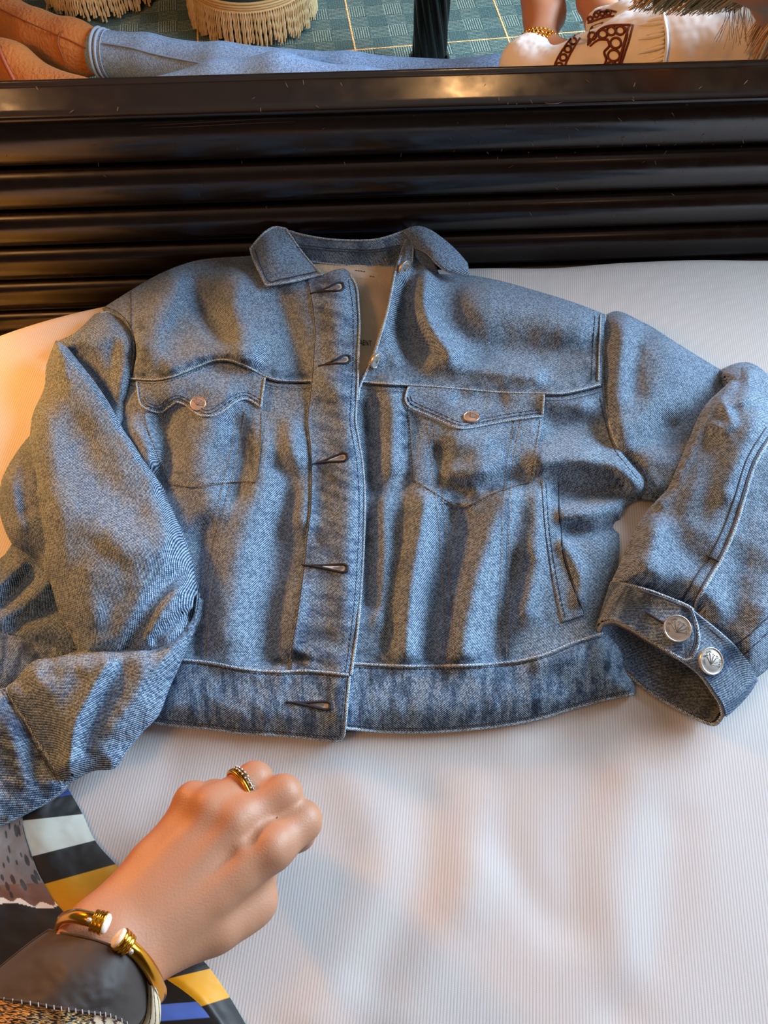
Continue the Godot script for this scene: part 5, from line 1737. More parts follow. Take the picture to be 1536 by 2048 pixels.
	var low := [
		[Vector3(1197, 1262, 16), Vector3(1203, 1282, 11), Vector3(1226, 1315, 7), Vector3(1256, 1347, 5), Vector3(1291, 1377, 4), Vector3(1331, 1403, 4), Vector3(1377, 1428, 5), Vector3(1412, 1445, 7), Vector3(1432, 1447, 11), Vector3(1446, 1430, 19)],
		[Vector3(1206, 1238, 17), Vector3(1214, 1256, 11), Vector3(1238, 1287, 6), Vector3(1270, 1319, 4), Vector3(1308, 1350, 3), Vector3(1350, 1378, 3), Vector3(1396, 1404, 4), Vector3(1432, 1420, 6), Vector3(1452, 1420, 11), Vector3(1464, 1406, 18)],
		[Vector3(1226, 1172, 22), Vector3(1240, 1190, 12), Vector3(1270, 1220, 6), Vector3(1306, 1250, 4), Vector3(1346, 1282, 3), Vector3(1390, 1312, 3), Vector3(1436, 1340, 4), Vector3(1474, 1358, 6), Vector3(1494, 1362, 11), Vector3(1504, 1354, 18)]]
	net("cuff_inside", low, 70, 26, M.denim, sr, {"thick": 3.0, "wear": 0.3, "rim": 1.8, "tint": Color(0.55, 0.55, 0.58), "rot": 90.0, "sv": 0.2}).set_meta("label", "inside of the open cuff with its shade in the tint")  # dark tint paints the shade inside the cuff
	# overlapping tab of the cuff
	var tabn := [
		[Vector3(1300, 1182, 47.5), Vector3(1334, 1195, 51.5), Vector3(1366, 1208, 54), Vector3(1383, 1217, 54.5)],
		[Vector3(1306, 1215, 47), Vector3(1336, 1227, 50.5), Vector3(1368, 1240, 53), Vector3(1394, 1254, 53)],
		[Vector3(1304, 1248, 46.5), Vector3(1334, 1264, 50), Vector3(1364, 1278, 52), Vector3(1396, 1288, 52)],
		[Vector3(1312, 1288, 46.5), Vector3(1345, 1308, 48.5), Vector3(1368, 1320, 48.5), Vector3(1382, 1318, 49)]]
	var tb := net("cuff_tab", tabn, 40, 44, M.denim, sr, {"thick": 2.5, "wear": 0.3, "rim": 1.5, "sv": 0.5, "tint": Color(1.05, 1.1, 1.2), "rot": 90.0})
	mb = MB.new()
	var l := PackedVector3Array()
	for p in [Vector3(1230, 1170, 28.6), Vector3(1250, 1176, 36), Vector3(1284, 1183, 46), Vector3(1319, 1194, 51.6), Vector3(1354, 1208, 54.6), Vector3(1380, 1221, 55.5), Vector3(1389, 1257, 54.5), Vector3(1389, 1284, 53.5), Vector3(1378, 1312, 50.8)]:
		l.append(PV(p))
	tube(mb, crom3(l, 6), 0.0006, 5, NAVY)
	l = PackedVector3Array()
	for p in [Vector3(1399, 1242, 53.5), Vector3(1430, 1267, 52), Vector3(1462, 1297, 47.5), Vector3(1490, 1328, 40.5)]:
		l.append(PV(p))
	tube(mb, crom3(l, 6), 0.0006, 5, NAVY)
	l = PackedVector3Array()
	for p in [Vector3(1208, 1252, 25.5), Vector3(1230, 1250, 33), Vector3(1256, 1260, 39.4), Vector3(1284, 1277, 43.6), Vector3(1312, 1294, 47), Vector3(1345, 1315, 48.2)]:
		l.append(PV(p))
	tube(mb, crom3(l, 6), 0.0006, 5, NAVY)
	put(mb, "topstitching", M.thread, tb)
	mb = MB.new()
	l = PackedVector3Array([PV(Vector3(1292, 1225, 46.5)), PV(Vector3(1310, 1236, 49.5)), PV(Vector3(1330, 1248, 51.5))])
	tube(mb, l, 0.0011, 6, NAVY * 0.5)
	put(mb, "buttonhole", M.thread, tb)
	button(tb, PV(Vector3(1355, 1257, 57)), Vector3(-0.12, 1, 0.30), 0.0098, M.steel, 0.15, true)
	button(cuff, PV(Vector3(1423, 1322, 52.5)), Vector3(0.28, 1, 0.30), 0.0098, M.steel, 0.15, true)


# ---------- the wearer's hand over the cushion ----------
func cap(a: Vector3, b: Vector3, ra: float, rb: float) -> Array:
	return [PV(a), PV(b), ra * 0.001, rb * 0.001]


func wearer_hand() -> void:
	var who := thing("person", "hand of a person in dark printed silk reaching from the lower left onto the cushion", "person")
	var palm := [
		cap(Vector3(90, 2050, 106), Vector3(215, 1895, 98), 22, 21), cap(Vector3(110, 1985, 104), Vector3(188, 1862, 98), 15, 15), cap(Vector3(150, 2060, 104), Vector3(262, 1925, 96), 17, 15),
		cap(Vector3(188, 1862, 96), Vector3(300, 1720, 80), 15, 10), cap(Vector3(300, 1720, 80), Vector3(388, 1606, 68), 10, 9.5), cap(Vector3(215, 1875, 98), Vector3(425, 1622, 76), 14, 10.5), cap(Vector3(240, 1895, 98), Vector3(478, 1645, 78), 14, 11), cap(Vector3(265, 1915, 96), Vector3(544, 1698, 76), 14, 11.5),
		cap(Vector3(290, 1800, 80), Vector3(470, 1720, 66), 11, 11), cap(Vector3(300, 1760, 74), Vector3(420, 1650, 60), 10, 9), cap(Vector3(400, 1700, 62), Vector3(500, 1720, 58), 12, 12),
		# ball of the thumb
		cap(Vector3(285, 1915, 88), Vector3(430, 1850, 70), 15, 14), cap(Vector3(430, 1850, 70), Vector3(492, 1812, 58), 14, 12.5), cap(Vector3(420, 1820, 72), Vector3(520, 1735, 62), 11, 9),
		# sinews and knuckles on the back
		cap(Vector3(300, 1830, 96), Vector3(468, 1650, 90.5), 3.2, 3.6), cap(Vector3(275, 1805, 95.5), Vector3(418, 1628, 88.5), 3.0, 3.4), cap(Vector3(325, 1850, 95), Vector3(536, 1702, 88.5), 3.0, 3.4), cap(Vector3(250, 1800, 92), Vector3(380, 1612, 78), 2.6, 3.0),
		cap(Vector3(472, 1634, 85), Vector3(482, 1628, 84), 9, 8.5), cap(Vector3(419, 1611, 83.5), Vector3(428, 1606, 82), 8, 7.5), cap(Vector3(545, 1690, 83), Vector3(552, 1684, 82), 9, 8.5), cap(Vector3(380, 1596, 74), Vector3(386, 1592, 73), 7.5, 7),
		cap(Vector3(478, 1752, 87), Vector3(484, 1700, 90), 2.0, 2.2), cap(Vector3(440, 1795, 90), Vector3(478, 1752, 87), 1.6, 2.0), cap(Vector3(340, 1720, 87), Vector3(356, 1690, 87), 1.8, 1.8)]
	var index := [cap(Vector3(548, 1692, 76), Vector3(604, 1642, 66), 12.0, 11.2), cap(Vector3(604, 1642, 66), Vector3(598, 1668, 32), 11.0, 9.4), cap(Vector3(598, 1668, 32), Vector3(560, 1700, 14), 9.2, 8)]
	var middle := [cap(Vector3(478, 1640, 78), Vector3(566, 1590, 70), 11.5, 11.2), cap(Vector3(566, 1590, 70), Vector3(566, 1612, 32), 11.0, 9.4), cap(Vector3(566, 1612, 32), Vector3(525, 1650, 13), 9.2, 8)]
	var ring := [cap(Vector3(424, 1616, 78), Vector3(510, 1562, 66), 11.8, 11.2), cap(Vector3(508, 1562, 64), Vector3(512, 1588, 30), 10.2, 9), cap(Vector3(512, 1588, 30), Vector3(476, 1622, 12), 8.8, 7.6)]
	var pinky := [cap(Vector3(388, 1602, 68), Vector3(430, 1592, 46), 10, 9.2), cap(Vector3(430, 1592, 46), Vector3(440, 1612, 22), 9, 8), cap(Vector3(440, 1612, 22), Vector3(412, 1640, 11), 7.8, 7)]
	var thumb := [cap(Vector3(480, 1822, 60), Vector3(508, 1800, 54), 13, 12.5), cap(Vector3(508, 1800, 54), Vector3(515, 1752, 36), 12.5, 10.5), cap(Vector3(515, 1752, 36), Vector3(500, 1715, 20), 10.5, 8.5)]
	var mb := body([palm, index, middle, ring, pinky, thumb], 0.0022, 0.0030)
	put(mb, "body", M.skin, who)
	# sleeve: dark cuff, printed arm
	var dark := mat(Color(0.20, 0.17, 0.155), 0.62)
	dark.metallic_specular = 0.45
	dark.rim_enabled = true
	dark.rim = 0.4
	var r0 := [Vector3(98, 1860, 86), Vector3(133, 1868, 118), Vector3(186, 1879, 130), Vector3(230, 1895, 132), Vector3(265, 1917, 126), Vector3(291, 1950, 112), Vector3(300, 1990, 92), Vector3(270, 2010, 70), Vector3(180, 1960, 64), Vector3(98, 1860, 86)]
	var r1 := [Vector3(45, 1898, 88), Vector3(75, 1912, 124), Vector3(135, 1938, 142), Vector3(192, 1960, 143), Vector3(236, 1978, 136), Vector3(270, 2000, 120), Vector3(290, 2030, 98), Vector3(255, 2050, 72), Vector3(150, 2010, 64), Vector3(45, 1898, 88)]
	var r2 := [Vector3(-60, 1985, 90), Vector3(-10, 1996, 126), Vector3(60, 2006, 146), Vector3(124, 2017, 148), Vector3(180, 2025, 143), Vector3(224, 2032, 134), Vector3(262, 2056, 110), Vector3(230, 2080, 74), Vector3(100, 2060, 64), Vector3(-60, 1985, 90)]
	var r3 := [Vector3(-160, 2060, 92), Vector3(-90, 2080, 126), Vector3(-20, 2100, 146), Vector3(50, 2115, 148), Vector3(110, 2125, 143), Vector3(160, 2135, 134), Vector3(200, 2160, 110), Vector3(160, 2180, 74), Vector3(20, 2160, 64), Vector3(-160, 2060, 92)]
	var cuffn := net("sleeve_cuff", [r0, r1, r2], 60, 30, dark, who, {"wr": 0.7, "mott": 0.06, "thick": 0.8, "rim": 0.7})
	cuffn.set_meta("label", "dark brown satin sleeve cuff")
	var img := Image.create(256, 256, false, Image.FORMAT_RGB8)
	img.fill(Color(0.86, 0.78, 0.66))
	for y in 256:
		for x in 256:
			var s := sin(x * 0.42 + 2.2 * sin(y * 0.06) + 1.2 * nz.get_noise_2d(x * 30.0, y * 30.0))
			if x > 120 and s > 0.72:
				img.set_pixel(x, y, Color(0.28, 0.19, 0.17))
			if x <= 120:
				var q := nz.get_noise_2d(x * 34.0, y * 34.0)
				if q < 0.02:
					img.set_pixel(x, y, Color(0.11, 0.09, 0.08))
				elif q > 0.3:
					img.set_pixel(x, y, Color(0.78, 0.55, 0.08))
	var pm := mat(Color.WHITE, 0.5)
	pm.albedo_texture = tex(img)
	net("sleeve", [r2, r3], 50, 20, pm, who, {"unit": true, "wr": 1.5, "mott": 0.0, "thick": 0.8}).set_meta("label", "printed silk sleeve in cream, brown, black and yellow")
	mb = MB.new()
	for i in 22:
		var t := 0.06 + i * 0.027
		var m := r2.size() - 1
		var k := int(t * m)
		var a: Vector3 = (r2[k] as Vector3).cubic_interpolate(r2[k + 1], r2[maxi(k - 1, 0)], r2[mini(k + 2, m)], t * m - k)
		tube(mb, PackedVector3Array([PV(a + Vector3(0, -4, 1.5)), PV(a + Vector3(1, 5, 1.5))]), 0.0003, 4, Color(0.40, 0.34, 0.30))
	put(mb, "overlock_stitching", M.thread, who)
	var si := Image.create(64, 64, false, Image.FORMAT_RGB8)
	si.fill(Color(0.90, 0.82, 0.68))
	for y in 64:
		for x in 64:
			if absf(fmod(x + 5.0 * sin(y * 0.09), 13.0) - 6.0) < 1.1:
				si.set_pixel(x, y, Color(0.22, 0.18, 0.17))
	var sm := mat(Color.WHITE, 0.5)
	sm.albedo_texture = tex(si)
	net("sleeve_lining", [[Vector3(292, 1955, 108), Vector3(300, 1962, 112), Vector3(312, 1980, 108)], [Vector3(290, 1998, 100), Vector3(304, 1998, 106), Vector3(321, 2004, 98)], [Vector3(274, 2032, 92), Vector3(298, 2036, 98), Vector3(320, 2046, 88)], [Vector3(240, 2070, 84), Vector3(275, 2080, 90), Vector3(305, 2090, 80)]], 16, 24, sm, who, {"unit": true, "mott": 0.0, "thick": 0.8}).set_meta("label", "cream striped turned edge of the sleeve")
	# skirt of the same silk lying on the cushion
	var L := [Vector2(24, 1600), Vector2(60, 1606), Vector2(45, 1641), Vector2(64, 1713), Vector2(88, 1768), Vector2(133, 1830), Vector2(240, 1905), Vector2(332, 1958), Vector2(403, 2013), Vector2(450, 2085)]
	var R := [Vector2(133, 1572), Vector2(143, 1589), Vector2(165, 1628), Vector2(190, 1681), Vector2(231, 1728), Vector2(300, 1800), Vector2(398, 1912), Vector2(420, 1937), Vector2(460, 1995), Vector2(512, 2085)]
	var rows := []
	for i in 10:
		var line := []
		for k in 5:
			var p: Vector2 = L[i].lerp(R[i], k / 4.0)
			line.append(Vector3(p.x, p.y, [16.0, 15.0, 11.0, 7.0, 2.5][k]))
		rows.append(line)
	var bi := Image.create(16, 288, false, Image.FORMAT_RGB8)
	var bands := [Color(0.20, 0.28, 0.55), Color(0.07, 0.06, 0.06), Color(0.72, 0.73, 0.69), Color(0.07, 0.06, 0.06), Color(0.78, 0.55, 0.01), Color(0.07, 0.06, 0.06), Color(0.07, 0.06, 0.06), Color(0.80, 0.57, 0.01), Color(0.07, 0.06, 0.06)]
	for i in 9:
		bi.fill_rect(Rect2i(0, i * 32, 16, 32), bands[i])
	var bm := mat(Color.WHITE, 0.5)
	bm.albedo_texture = tex(bi)
	bm.texture_repeat = false
	net("skirt_border", rows, 24, 126, bm, who, {"unit": true, "mott": 0.0, "thick": 0.9, "wr": 0.4}).set_meta("label", "striped black, white and yellow border of the silk skirt")
	var rows2 := []
	for i in 10:
		var line := []
		var far := Vector2([-60.0, -60, -60, -60, -60, -60, -60, -60, -60, -60][i], [1650.0, 1660, 1680, 1730, 1775, 1830, 1910, 1980, 2050, 2110][i])
		for k in 5:
			var p: Vector2 = L[i].lerp(far, k / 4.0)
			line.append(Vector3(p.x, p.y, 16.0 + k * 4.0))
		rows2.append(line)
	var di := Image.create(256, 256, false, Image.FORMAT_RGB8)
	for y in 256:
		for x in 256:
			var c := Color(0.42, 0.36, 0.33)
			var e := 134.0 + 3.0 * sin(x * 0.035)
			if y > e:
				c = Color(0.065, 0.055, 0.055)
			elif y > e - 4.0 + 2.5 * sin(x * 0.11):
				c = Color(0.85, 0.82, 0.78)
			elif y > 112:
				c = Color(0.40, 0.27, 0.20)
			if y > 222 and y < 236 and x < 120:
				c = Color(0.30, 0.42, 0.74)
			di.set_pixel(x, y, c)
	for i in 90:
		var cx := rng.randf_range(0, 250)
		var cy := rng.randf_range(0, 124)
		var rr := rng.randf_range(2, 6)
		for y in range(int(cy - rr), int(cy + rr) + 1):
			for x in range(int(cx - rr * 1.4), int(cx + rr * 1.4) + 1):
				if x >= 0 and y >= 0 and x < 256 and y < 256 and Vector2((x - cx) / 1.4, y - cy).length() < rr:
					di.set_pixel(x, y, Color(0.17, 0.13, 0.12))
	var dm := mat(Color.WHITE, 0.5)
	dm.albedo_texture = tex(di)
	dm.texture_repeat = false
	net("skirt", rows2, 24, 90, dm, who, {"unit": true, "mott": 0.0, "thick": 0.9, "wr": 0.6}).set_meta("label", "taupe dotted and black printed silk of the skirt")

	# bracelet: an open gold bangle with white ends
	var br := thing("bangle", "open gold bangle with white stone ends on the reaching wrist", "bracelet")
	mb = MB.new()
	var path := crom3([PV(Vector3(196, 1843, 127)), PV(Vector3(172, 1836, 127)), PV(Vector3(145, 1833, 120)), PV(Vector3(122, 1845, 104)), PV(Vector3(125, 1885, 82)), PV(Vector3(190, 1955, 70)), PV(Vector3(280, 2010, 74)), PV(Vector3(318, 1995, 90)), PV(Vector3(313, 1966, 106)), PV(Vector3(298, 1936, 117)), PV(Vector3(275, 1907, 126)), PV(Vector3(250, 1886, 131))], 8)
	tube(mb, path, 0.0036, 14, Color.WHITE, false, PackedFloat32Array(), 0.8)
	put(mb, "band", M.gold, br)
	var white := mat(Color(0.92, 0.89, 0.84), 0.25)
	var n := path.size()
	for e in 2:
		var p := path[0] if e == 0 else path[n - 1]
		var d := (path[0] - path[1]).normalized() if e == 0 else (path[n - 1] - path[n - 2]).normalized()
		mb = MB.new()
		var x := d.cross(Vector3.UP).normalized()
		var t := Transform3D(Basis(x, d, x.cross(d)), p)
		lathe(mb, [Vector2(0.0036, -0.003), Vector2(0.0052, -0.0025), Vector2(0.0054, -0.0012), Vector2(0.0046, -0.0006), Vector2(0.0054, 0.0), Vector2(0.0056, 0.001), Vector2(0.0048, 0.0016), Vector2(0.0056, 0.0022), Vector2(0.0057, 0.0036), Vector2(0.005, 0.004), Vector2(0.0, 0.004)], t, 24)
		put(mb, "end_collar", M.gold, br)
		mb = MB.new()
		lathe(mb, [Vector2(0.0049, 0.0036), Vector2(0.0048, 0.0048), Vector2(0.0036, 0.0058), Vector2(0.0, 0.0062)], t, 24)
		put(mb, "white_end", white, br)
		mb = MB.new()
		var up := (Vector3.UP - d * Vector3.UP.dot(d)).normalized()
		lathe(mb, [Vector2(0.0013, 0.0), Vector2(0.0013, 0.0008), Vector2(0.0007, 0.0014), Vector2(0.0, 0.0014)], Transform3D(Basis(up.cross(d), up, d), p + up * 0.0048 - d * 0.0035), 8)
		put(mb, "small_stone", M.steel, br)
	# ring on the third finger
	var rg := thing("ring", "gold and silver ring set with small stones on the finger", "ring")
	var a: Vector3 = ring[0][0]
	var b: Vector3 = ring[0][1]
	var ax := (b - a).normalized()
	var sx := ax.cross(Vector3.UP).normalized()
	var c := a.lerp(b, 0.70)
	var pts := PackedVector3Array()
	var pts2 := PackedVector3Array()
	for i in 40:
		var w := TAU * i / 40.0
		var o := (sx * cos(w) + sx.cross(ax) * sin(w)) * 0.0131
		pts.append(c + o - ax * 0.0019)
		pts2.append(c + o + ax * 0.0012)
	mb = MB.new()
	tube(mb, pts, 0.0014, 8, Color.WHITE, true)
	put(mb, "gold_band", M.gold, rg)
	mb = MB.new()
	tube(mb, pts2, 0.0015, 8, Color.WHITE, true)
	put(mb, "silver_band", mat(Color(0.55, 0.52, 0.45), 0.3, 1.0), rg)
	mb = MB.new()
	for i in 26:
		var w := TAU * i / 26.0
		var o := (sx * cos(w) + sx.cross(ax) * sin(w))
		for s in [-1, 1]:
			var q: Vector3 = c + o * 0.0143 + ax * (0.0012 + s * 0.0009)
			lathe(mb, [Vector2(0.0007, -0.0005), Vector2(0.0007, 0.0003), Vector2(0.0, 0.0006)], Transform3D(Basis(o.cross(ax), o, ax), q), 6)
	put(mb, "stones", M.steel, rg).set_meta("kind", "stuff")


# ---------- beyond the bench ----------
func capy(ax: float, ay: float, ah: float, bx: float, by: float, bh: float, ra: float, rb: float) -> Array:
	return [PY(ax, ay, ah), PY(bx, by, bh), ra, rb]


# where a line of sight first meets a body of joined capsules
func hit(px: float, py: float, groups: Array, k := 0.011) -> Vector3:
	var d := ray(px, py).normalized()
	var p := Vector3(0, SEAT + CAMH, 0) + d * 0.5
	for i in 90:
		var m := 9.0
		var base := 0.0
		for g in groups.size():
			var sum := 0.0
			for c in groups[g]:
				var ab: Vector3 = c[1] - c[0]
				var t := clampf((p - c[0]).dot(ab) / maxf(ab.length_squared(), 1e-9), 0.0, 1.0)
				sum += exp(clampf(-((p - c[0] - ab * t).length() - lerpf(c[2], c[3], t)) / k, -80.0, 40.0))
			if g == 0:
				base = sum
				if groups.size() == 1:
					m = -k * log(maxf(base, 1e-30))
			else:
				m = minf(m, -k * log(maxf(base + sum, 1e-30)))
		if m < 0.001 or p.y < 0.0:
			break
		p += d * maxf(m * 0.8, 0.0008)
	return p - d * 0.001


func background() -> void:
	stools()
	table_leg()
	woman()


func stools() -> void:
	var velvet := mat(Color(0.13, 0.21, 0.22), 0.7)
	velvet.rim_enabled = true
	velvet.rim = 0.6
	var gold_cloth := mat(Color(1, 1, 1), 0.75)
	gold_cloth.vertex_color_use_as_albedo = true
	var spots := [[497.0, 91.0, 0.157, "teal velvet pouf with long gold bullion fringe beside the spiral table leg", 0], [186.0, 36.0, 0.150, "fringed teal pouf farther off behind the tan boot", 1]]
	for s in spots:
		var o := thing("pouf", s[3], "stool", "fringed poufs on the plaid carpet")
		var front := PY(s[0], s[1], 0.012)
		o.position = Vector3(front.x, 0, front.z - s[2])
		var r: float = s[2]
		var mb := MB.new()
		lathe(mb, [Vector2(r - 0.03, 0.02), Vector2(r - 0.014, 0.03), Vector2(r - 0.012, 0.10), Vector2(r - 0.008, 0.12), Vector2(r - 0.004, 0.25), Vector2(r, 0.38), Vector2(r - 0.01, 0.42), Vector2(r - 0.05, 0.435), Vector2(0, 0.44)], Transform3D.IDENTITY, 48)
		put(mb, "velvet_drum", velvet, o)
		mb = MB.new()
		for k in 4:
			var pts := PackedVector3Array()
			for i in 40:
				var a := TAU * i / 40.0 + 0.2
				pts.append(Vector3(cos(a) * (r - 0.002), 0.088 + k * 0.006, sin(a) * (r - 0.002)))
			tube(mb, pts, 0.0036, 6, Color(0.50, 0.33, 0.13) if k % 2 else Color(0.58, 0.42, 0.20), true)
		put(mb, "braid", gold_cloth, o)
		for k in 6:
			mb = MB.new()
			var a := TAU * k / 6.0 + 0.35
			tube(mb, PackedVector3Array([Vector3(cos(a) * (r - 0.007), 0.12, sin(a) * (r - 0.007)), Vector3(cos(a) * (r - 0.003), 0.25, sin(a) * (r - 0.003)), Vector3(cos(a) * (r + 0.001), 0.39, sin(a) * (r + 0.001))]), 0.0035, 6, Color(0.16, 0.10, 0.05))
			put(mb, "piping", gold_cloth, o)
		mb = MB.new()
		var n := int(TAU * r / 0.0062)
		for i in n:
			var a := TAU * i / n + rng.randf_range(-0.005, 0.005)
			var low := 0.010 + rng.randf_range(0.0, 0.012) + 0.006 * sin(i * 0.9)
			var c := Color(0.70, 0.54, 0.31).lerp(Color(0.52, 0.36, 0.16), rng.randf())
			var swing := rng.randf_range(-0.02, 0.02)
			# each cord is two twisted plies
			for ply in 2:
				var pts := PackedVector3Array()
				for k in 9:
					var y := lerpf(0.088, low, k / 8.0)
					var ph := k * 1.25 + ply * PI
					var rr := r + 0.001 + 0.006 * sin(k / 8.0 * 1.8) + 0.0017 * cos(ph)
					var aa := a + swing * k / 8.0 + 0.0017 / r * sin(ph)
					pts.append(Vector3(cos(aa) * rr, y, sin(aa) * rr))
				tube(mb, pts, 0.0022, 5, c)
		var f := put(mb, "bullion_fringe", gold_cloth, o)
		f.set_meta("kind", "stuff")


func table_leg() -> void:
	var t := thing("table", "black table with a thick spiral-fluted leg standing on the plaid carpet", "table")
	var foot := PY(857, 140, 0.0)
	t.position = Vector3(foot.x, 0, foot.z)
	var mb := MB.new()
	var pr := []
	for i in 120:
		pr.append(Vector2(0.0385, 0.03 + 0.64 * i / 119.0))
	lathe(mb, pr, Transform3D.IDENTITY, 120, Color.WHITE, func(r: float, y: float, a: float) -> float: return r + 0.0065 * (absf(sin((a * 5.0 - y * 34.0))) - 0.5))
	var black := mat(Color(0.035, 0.035, 0.038), 0.2)
	put(mb, "spiral_leg", black, t)
	mb = MB.new()
	lathe(mb, [Vector2(0.042, 0.035), Vector2(0.05, 0.03), Vector2(0.05, 0.0)], Transform3D.IDENTITY, 40)
	put(mb, "foot", black, t)
	mb = MB.new()
	lathe(mb, [Vector2(0, 0.70), Vector2(0.20, 0.70), Vector2(0.205, 0.69), Vector2(0.20, 0.67), Vector2(0.0, 0.67)], Transform3D.IDENTITY, 40)
	put(mb, "table_top", black, t)


func woman() -> void:
	var who := thing("person", "woman seen from behind in an embroidered white blouse and jeans sitting on the floor", "person")
	var head := PY(1610, -250, 0.77)
	var core := [capy(1350, 115, 0.44, 1530, 90, 0.46, 0.045, 0.06), capy(1530, 90, 0.46, 1690, 110, 0.44, 0.06, 0.045), capy(1530, 120, 0.40, 1530, 260, 0.14, 0.10, 0.11),
		[PY(1625, 80, 0.46), head + Vector3(0, -0.05, 0.02), 0.045, 0.045], [head, head + Vector3(-0.015, 0.035, -0.01), 0.078, 0.082], [head + Vector3(-0.075, 0.0, -0.02), head + Vector3(-0.088, -0.022, -0.024), 0.008, 0.010], [head + Vector3(-0.05, -0.065, -0.02), head + Vector3(-0.03, -0.06, -0.01), 0.03, 0.04],
		capy(1530, 300, 0.10, 1000, 185, 0.12, 0.07, 0.06), capy(1000, 185, 0.12, 700, 165, 0.11, 0.045, 0.04), capy(700, 165, 0.11, 205, 108, 0.10, 0.04, 0.03), capy(1530, 300, 0.12, 720, 200, 0.18, 0.07, 0.04), capy(720, 200, 0.18, 330, 190, 0.14, 0.04, 0.03)]
	var arm1 := [capy(1350, 115, 0.44, 1185, 150, 0.33, 0.042, 0.034), capy(1185, 150, 0.33, 1078, 96, 0.31, 0.034, 0.027), capy(1078, 96, 0.31, 1086, 40, 0.33, 0.027, 0.030), capy(1076, 30, 0.33, 1066, -40, 0.34, 0.024, 0.016), capy(1104, 30, 0.33, 1112, -40, 0.34, 0.024, 0.016), capy(1090, 30, 0.33, 1090, -45, 0.34, 0.026, 0.018)]
	var arm2 := [capy(1300, 60, 0.42, 1205, 45, 0.36, 0.036, 0.026), capy(1205, 45, 0.36, 1192, 0, 0.37, 0.025, 0.028), capy(1182, -6, 0.37, 1172, -60, 0.38, 0.022, 0.015), capy(1206, -6, 0.37, 1208, -60, 0.38, 0.022, 0.015), capy(1194, -6, 0.37, 1190, -62, 0.38, 0.024, 0.016)]
	for i in 4:
		arm1.append(capy(1066 + i * 15.5, -42, 0.34, 1060 + i * 17.0, -100 - [4, 12, 10, -4][i], 0.30, 0.0095, 0.0085))
		arm2.append(capy(1172 + i * 12.0, -62, 0.38, 1166 + i * 13.0, -112 - [4, 12, 10, -4][i], 0.34, 0.0095, 0.0085))
	arm1.append(capy(1062, 12, 0.33, 1036, -46, 0.32, 0.012, 0.009))
	arm2.append(capy(1216, -10, 0.37, 1238, -58, 0.36, 0.012, 0.009))
	put(body([core, arm1, arm2], 0.008, 0.008), "body", M.skin, who)
	# blouse
	var torso := [capy(1362, 112, 0.44, 1530, 92, 0.46, 0.060, 0.072), capy(1530, 92, 0.46, 1690, 112, 0.44, 0.072, 0.060), capy(1450, 110, 0.42, 1480, 250, 0.14, 0.105, 0.12), capy(1560, 110, 0.42, 1560, 250, 0.14, 0.11, 0.12), capy(1540, 85, 0.46, 1620, 40, 0.50, 0.06, 0.055)]
	var sleeve := [capy(1352, 108, 0.44, 1262, 118, 0.39, 0.054, 0.058), capy(1262, 118, 0.39, 1180, 150, 0.33, 0.058, 0.058), capy(1180, 150, 0.33, 1085, 165, 0.30, 0.055, 0.042), capy(1085, 165, 0.30, 1050, 132, 0.30, 0.040, 0.040), capy(1050, 132, 0.30, 1074, 102, 0.31, 0.040, 0.033)]
	var sleeve2 := [capy(1330, 70, 0.44, 1260, 55, 0.40, 0.036, 0.034), capy(1260, 55, 0.40, 1200, 48, 0.37, 0.034, 0.026)]
	var cloth := mat(Color(0.90, 0.90, 0.90), 0.75)
	bump_noise(cloth, 0.012, 0.6, 3.0, 3)
	cloth.backlight_enabled = true
	cloth.backlight = Color(0.15, 0.13, 0.1)
	var bl := put(body([torso, sleeve, sleeve2], 0.008, 0.011), "blouse", cloth, who)
	bl.set_meta("label", "white blouse with gathered embroidered sleeves")
	var all := [torso, sleeve, sleeve2]
	# shoulder gathers and seam
	var mb := MB.new()
	for i in 13:
		var y := 36.0 + i * 8.0
		var l := PackedVector3Array()
		for k in 5:
			l.append(hit(1329 - k * (9 + 5 * sin(i * 2.1)), y + k * (1.5 + i * 0.35), all))
		tube(mb, l, 0.003, 6, Color.WHITE, false, PackedFloat32Array([0.002, 0.0032, 0.003, 0.002, 0.0006]))
	var seam := PackedVector3Array()
	for k in 9:
		seam.append(hit(1326 + 8 * sin(k * 0.4), 26 + k * 14, all))
	tube(mb, seam, 0.0028, 6)
	put(mb, "gathers", cloth, bl)
	# brown chain embroidery down the sleeve
	var brown := mat(Color(0.40, 0.17, 0.09), 0.8)
	mb = MB.new()
	for q in [[1231, 86, 11], [1227, 111, 12], [1222, 134, 11], [1205, 68, 9], [1222, 62, 9], [1240, 61, 9], [1184, 72, 8], [1146, 82, 7], [1135, 98, 7], [1126, 115, 7], [1118, 132, 7], [1192, 30, 5], [1204, 27, 5], [1216, 26, 5], [1180, 38, 5]]:
		var l := PackedVector3Array()
		for k in 14:
			var a := TAU * k / 14.0
			l.append(hit(q[0] + cos(a) * q[2], q[1] + sin(a) * q[2] * 0.95, all))
		tube(mb, l, 0.0017, 5, Color.WHITE, true)
	for path in [[[1266, 50], [1258, 80], [1248, 110], [1238, 142]], [[1258, 52], [1250, 78], [1243, 104], [1234, 142]], [[1250, 56], [1254, 70], [1248, 92], [1242, 112], [1236, 142]], [[1262, 50], [1240, 50], [1216, 52], [1196, 62], [1178, 88]], [[1214, 78], [1218, 92], [1208, 104], [1212, 120], [1202, 142]], [[1206, 46], [1184, 54], [1178, 70], [1176, 90]], [[1214, 80], [1196, 80], [1180, 92]],
		[[1158, 66], [1146, 74], [1130, 92], [1114, 118], [1106, 140]], [[1160, 76], [1147, 96], [1136, 116], [1126, 140]], [[1232, 24], [1212, 20], [1190, 24], [1168, 42]], [[1228, 32], [1204, 36], [1176, 46]]]:
		var l := PackedVector3Array()
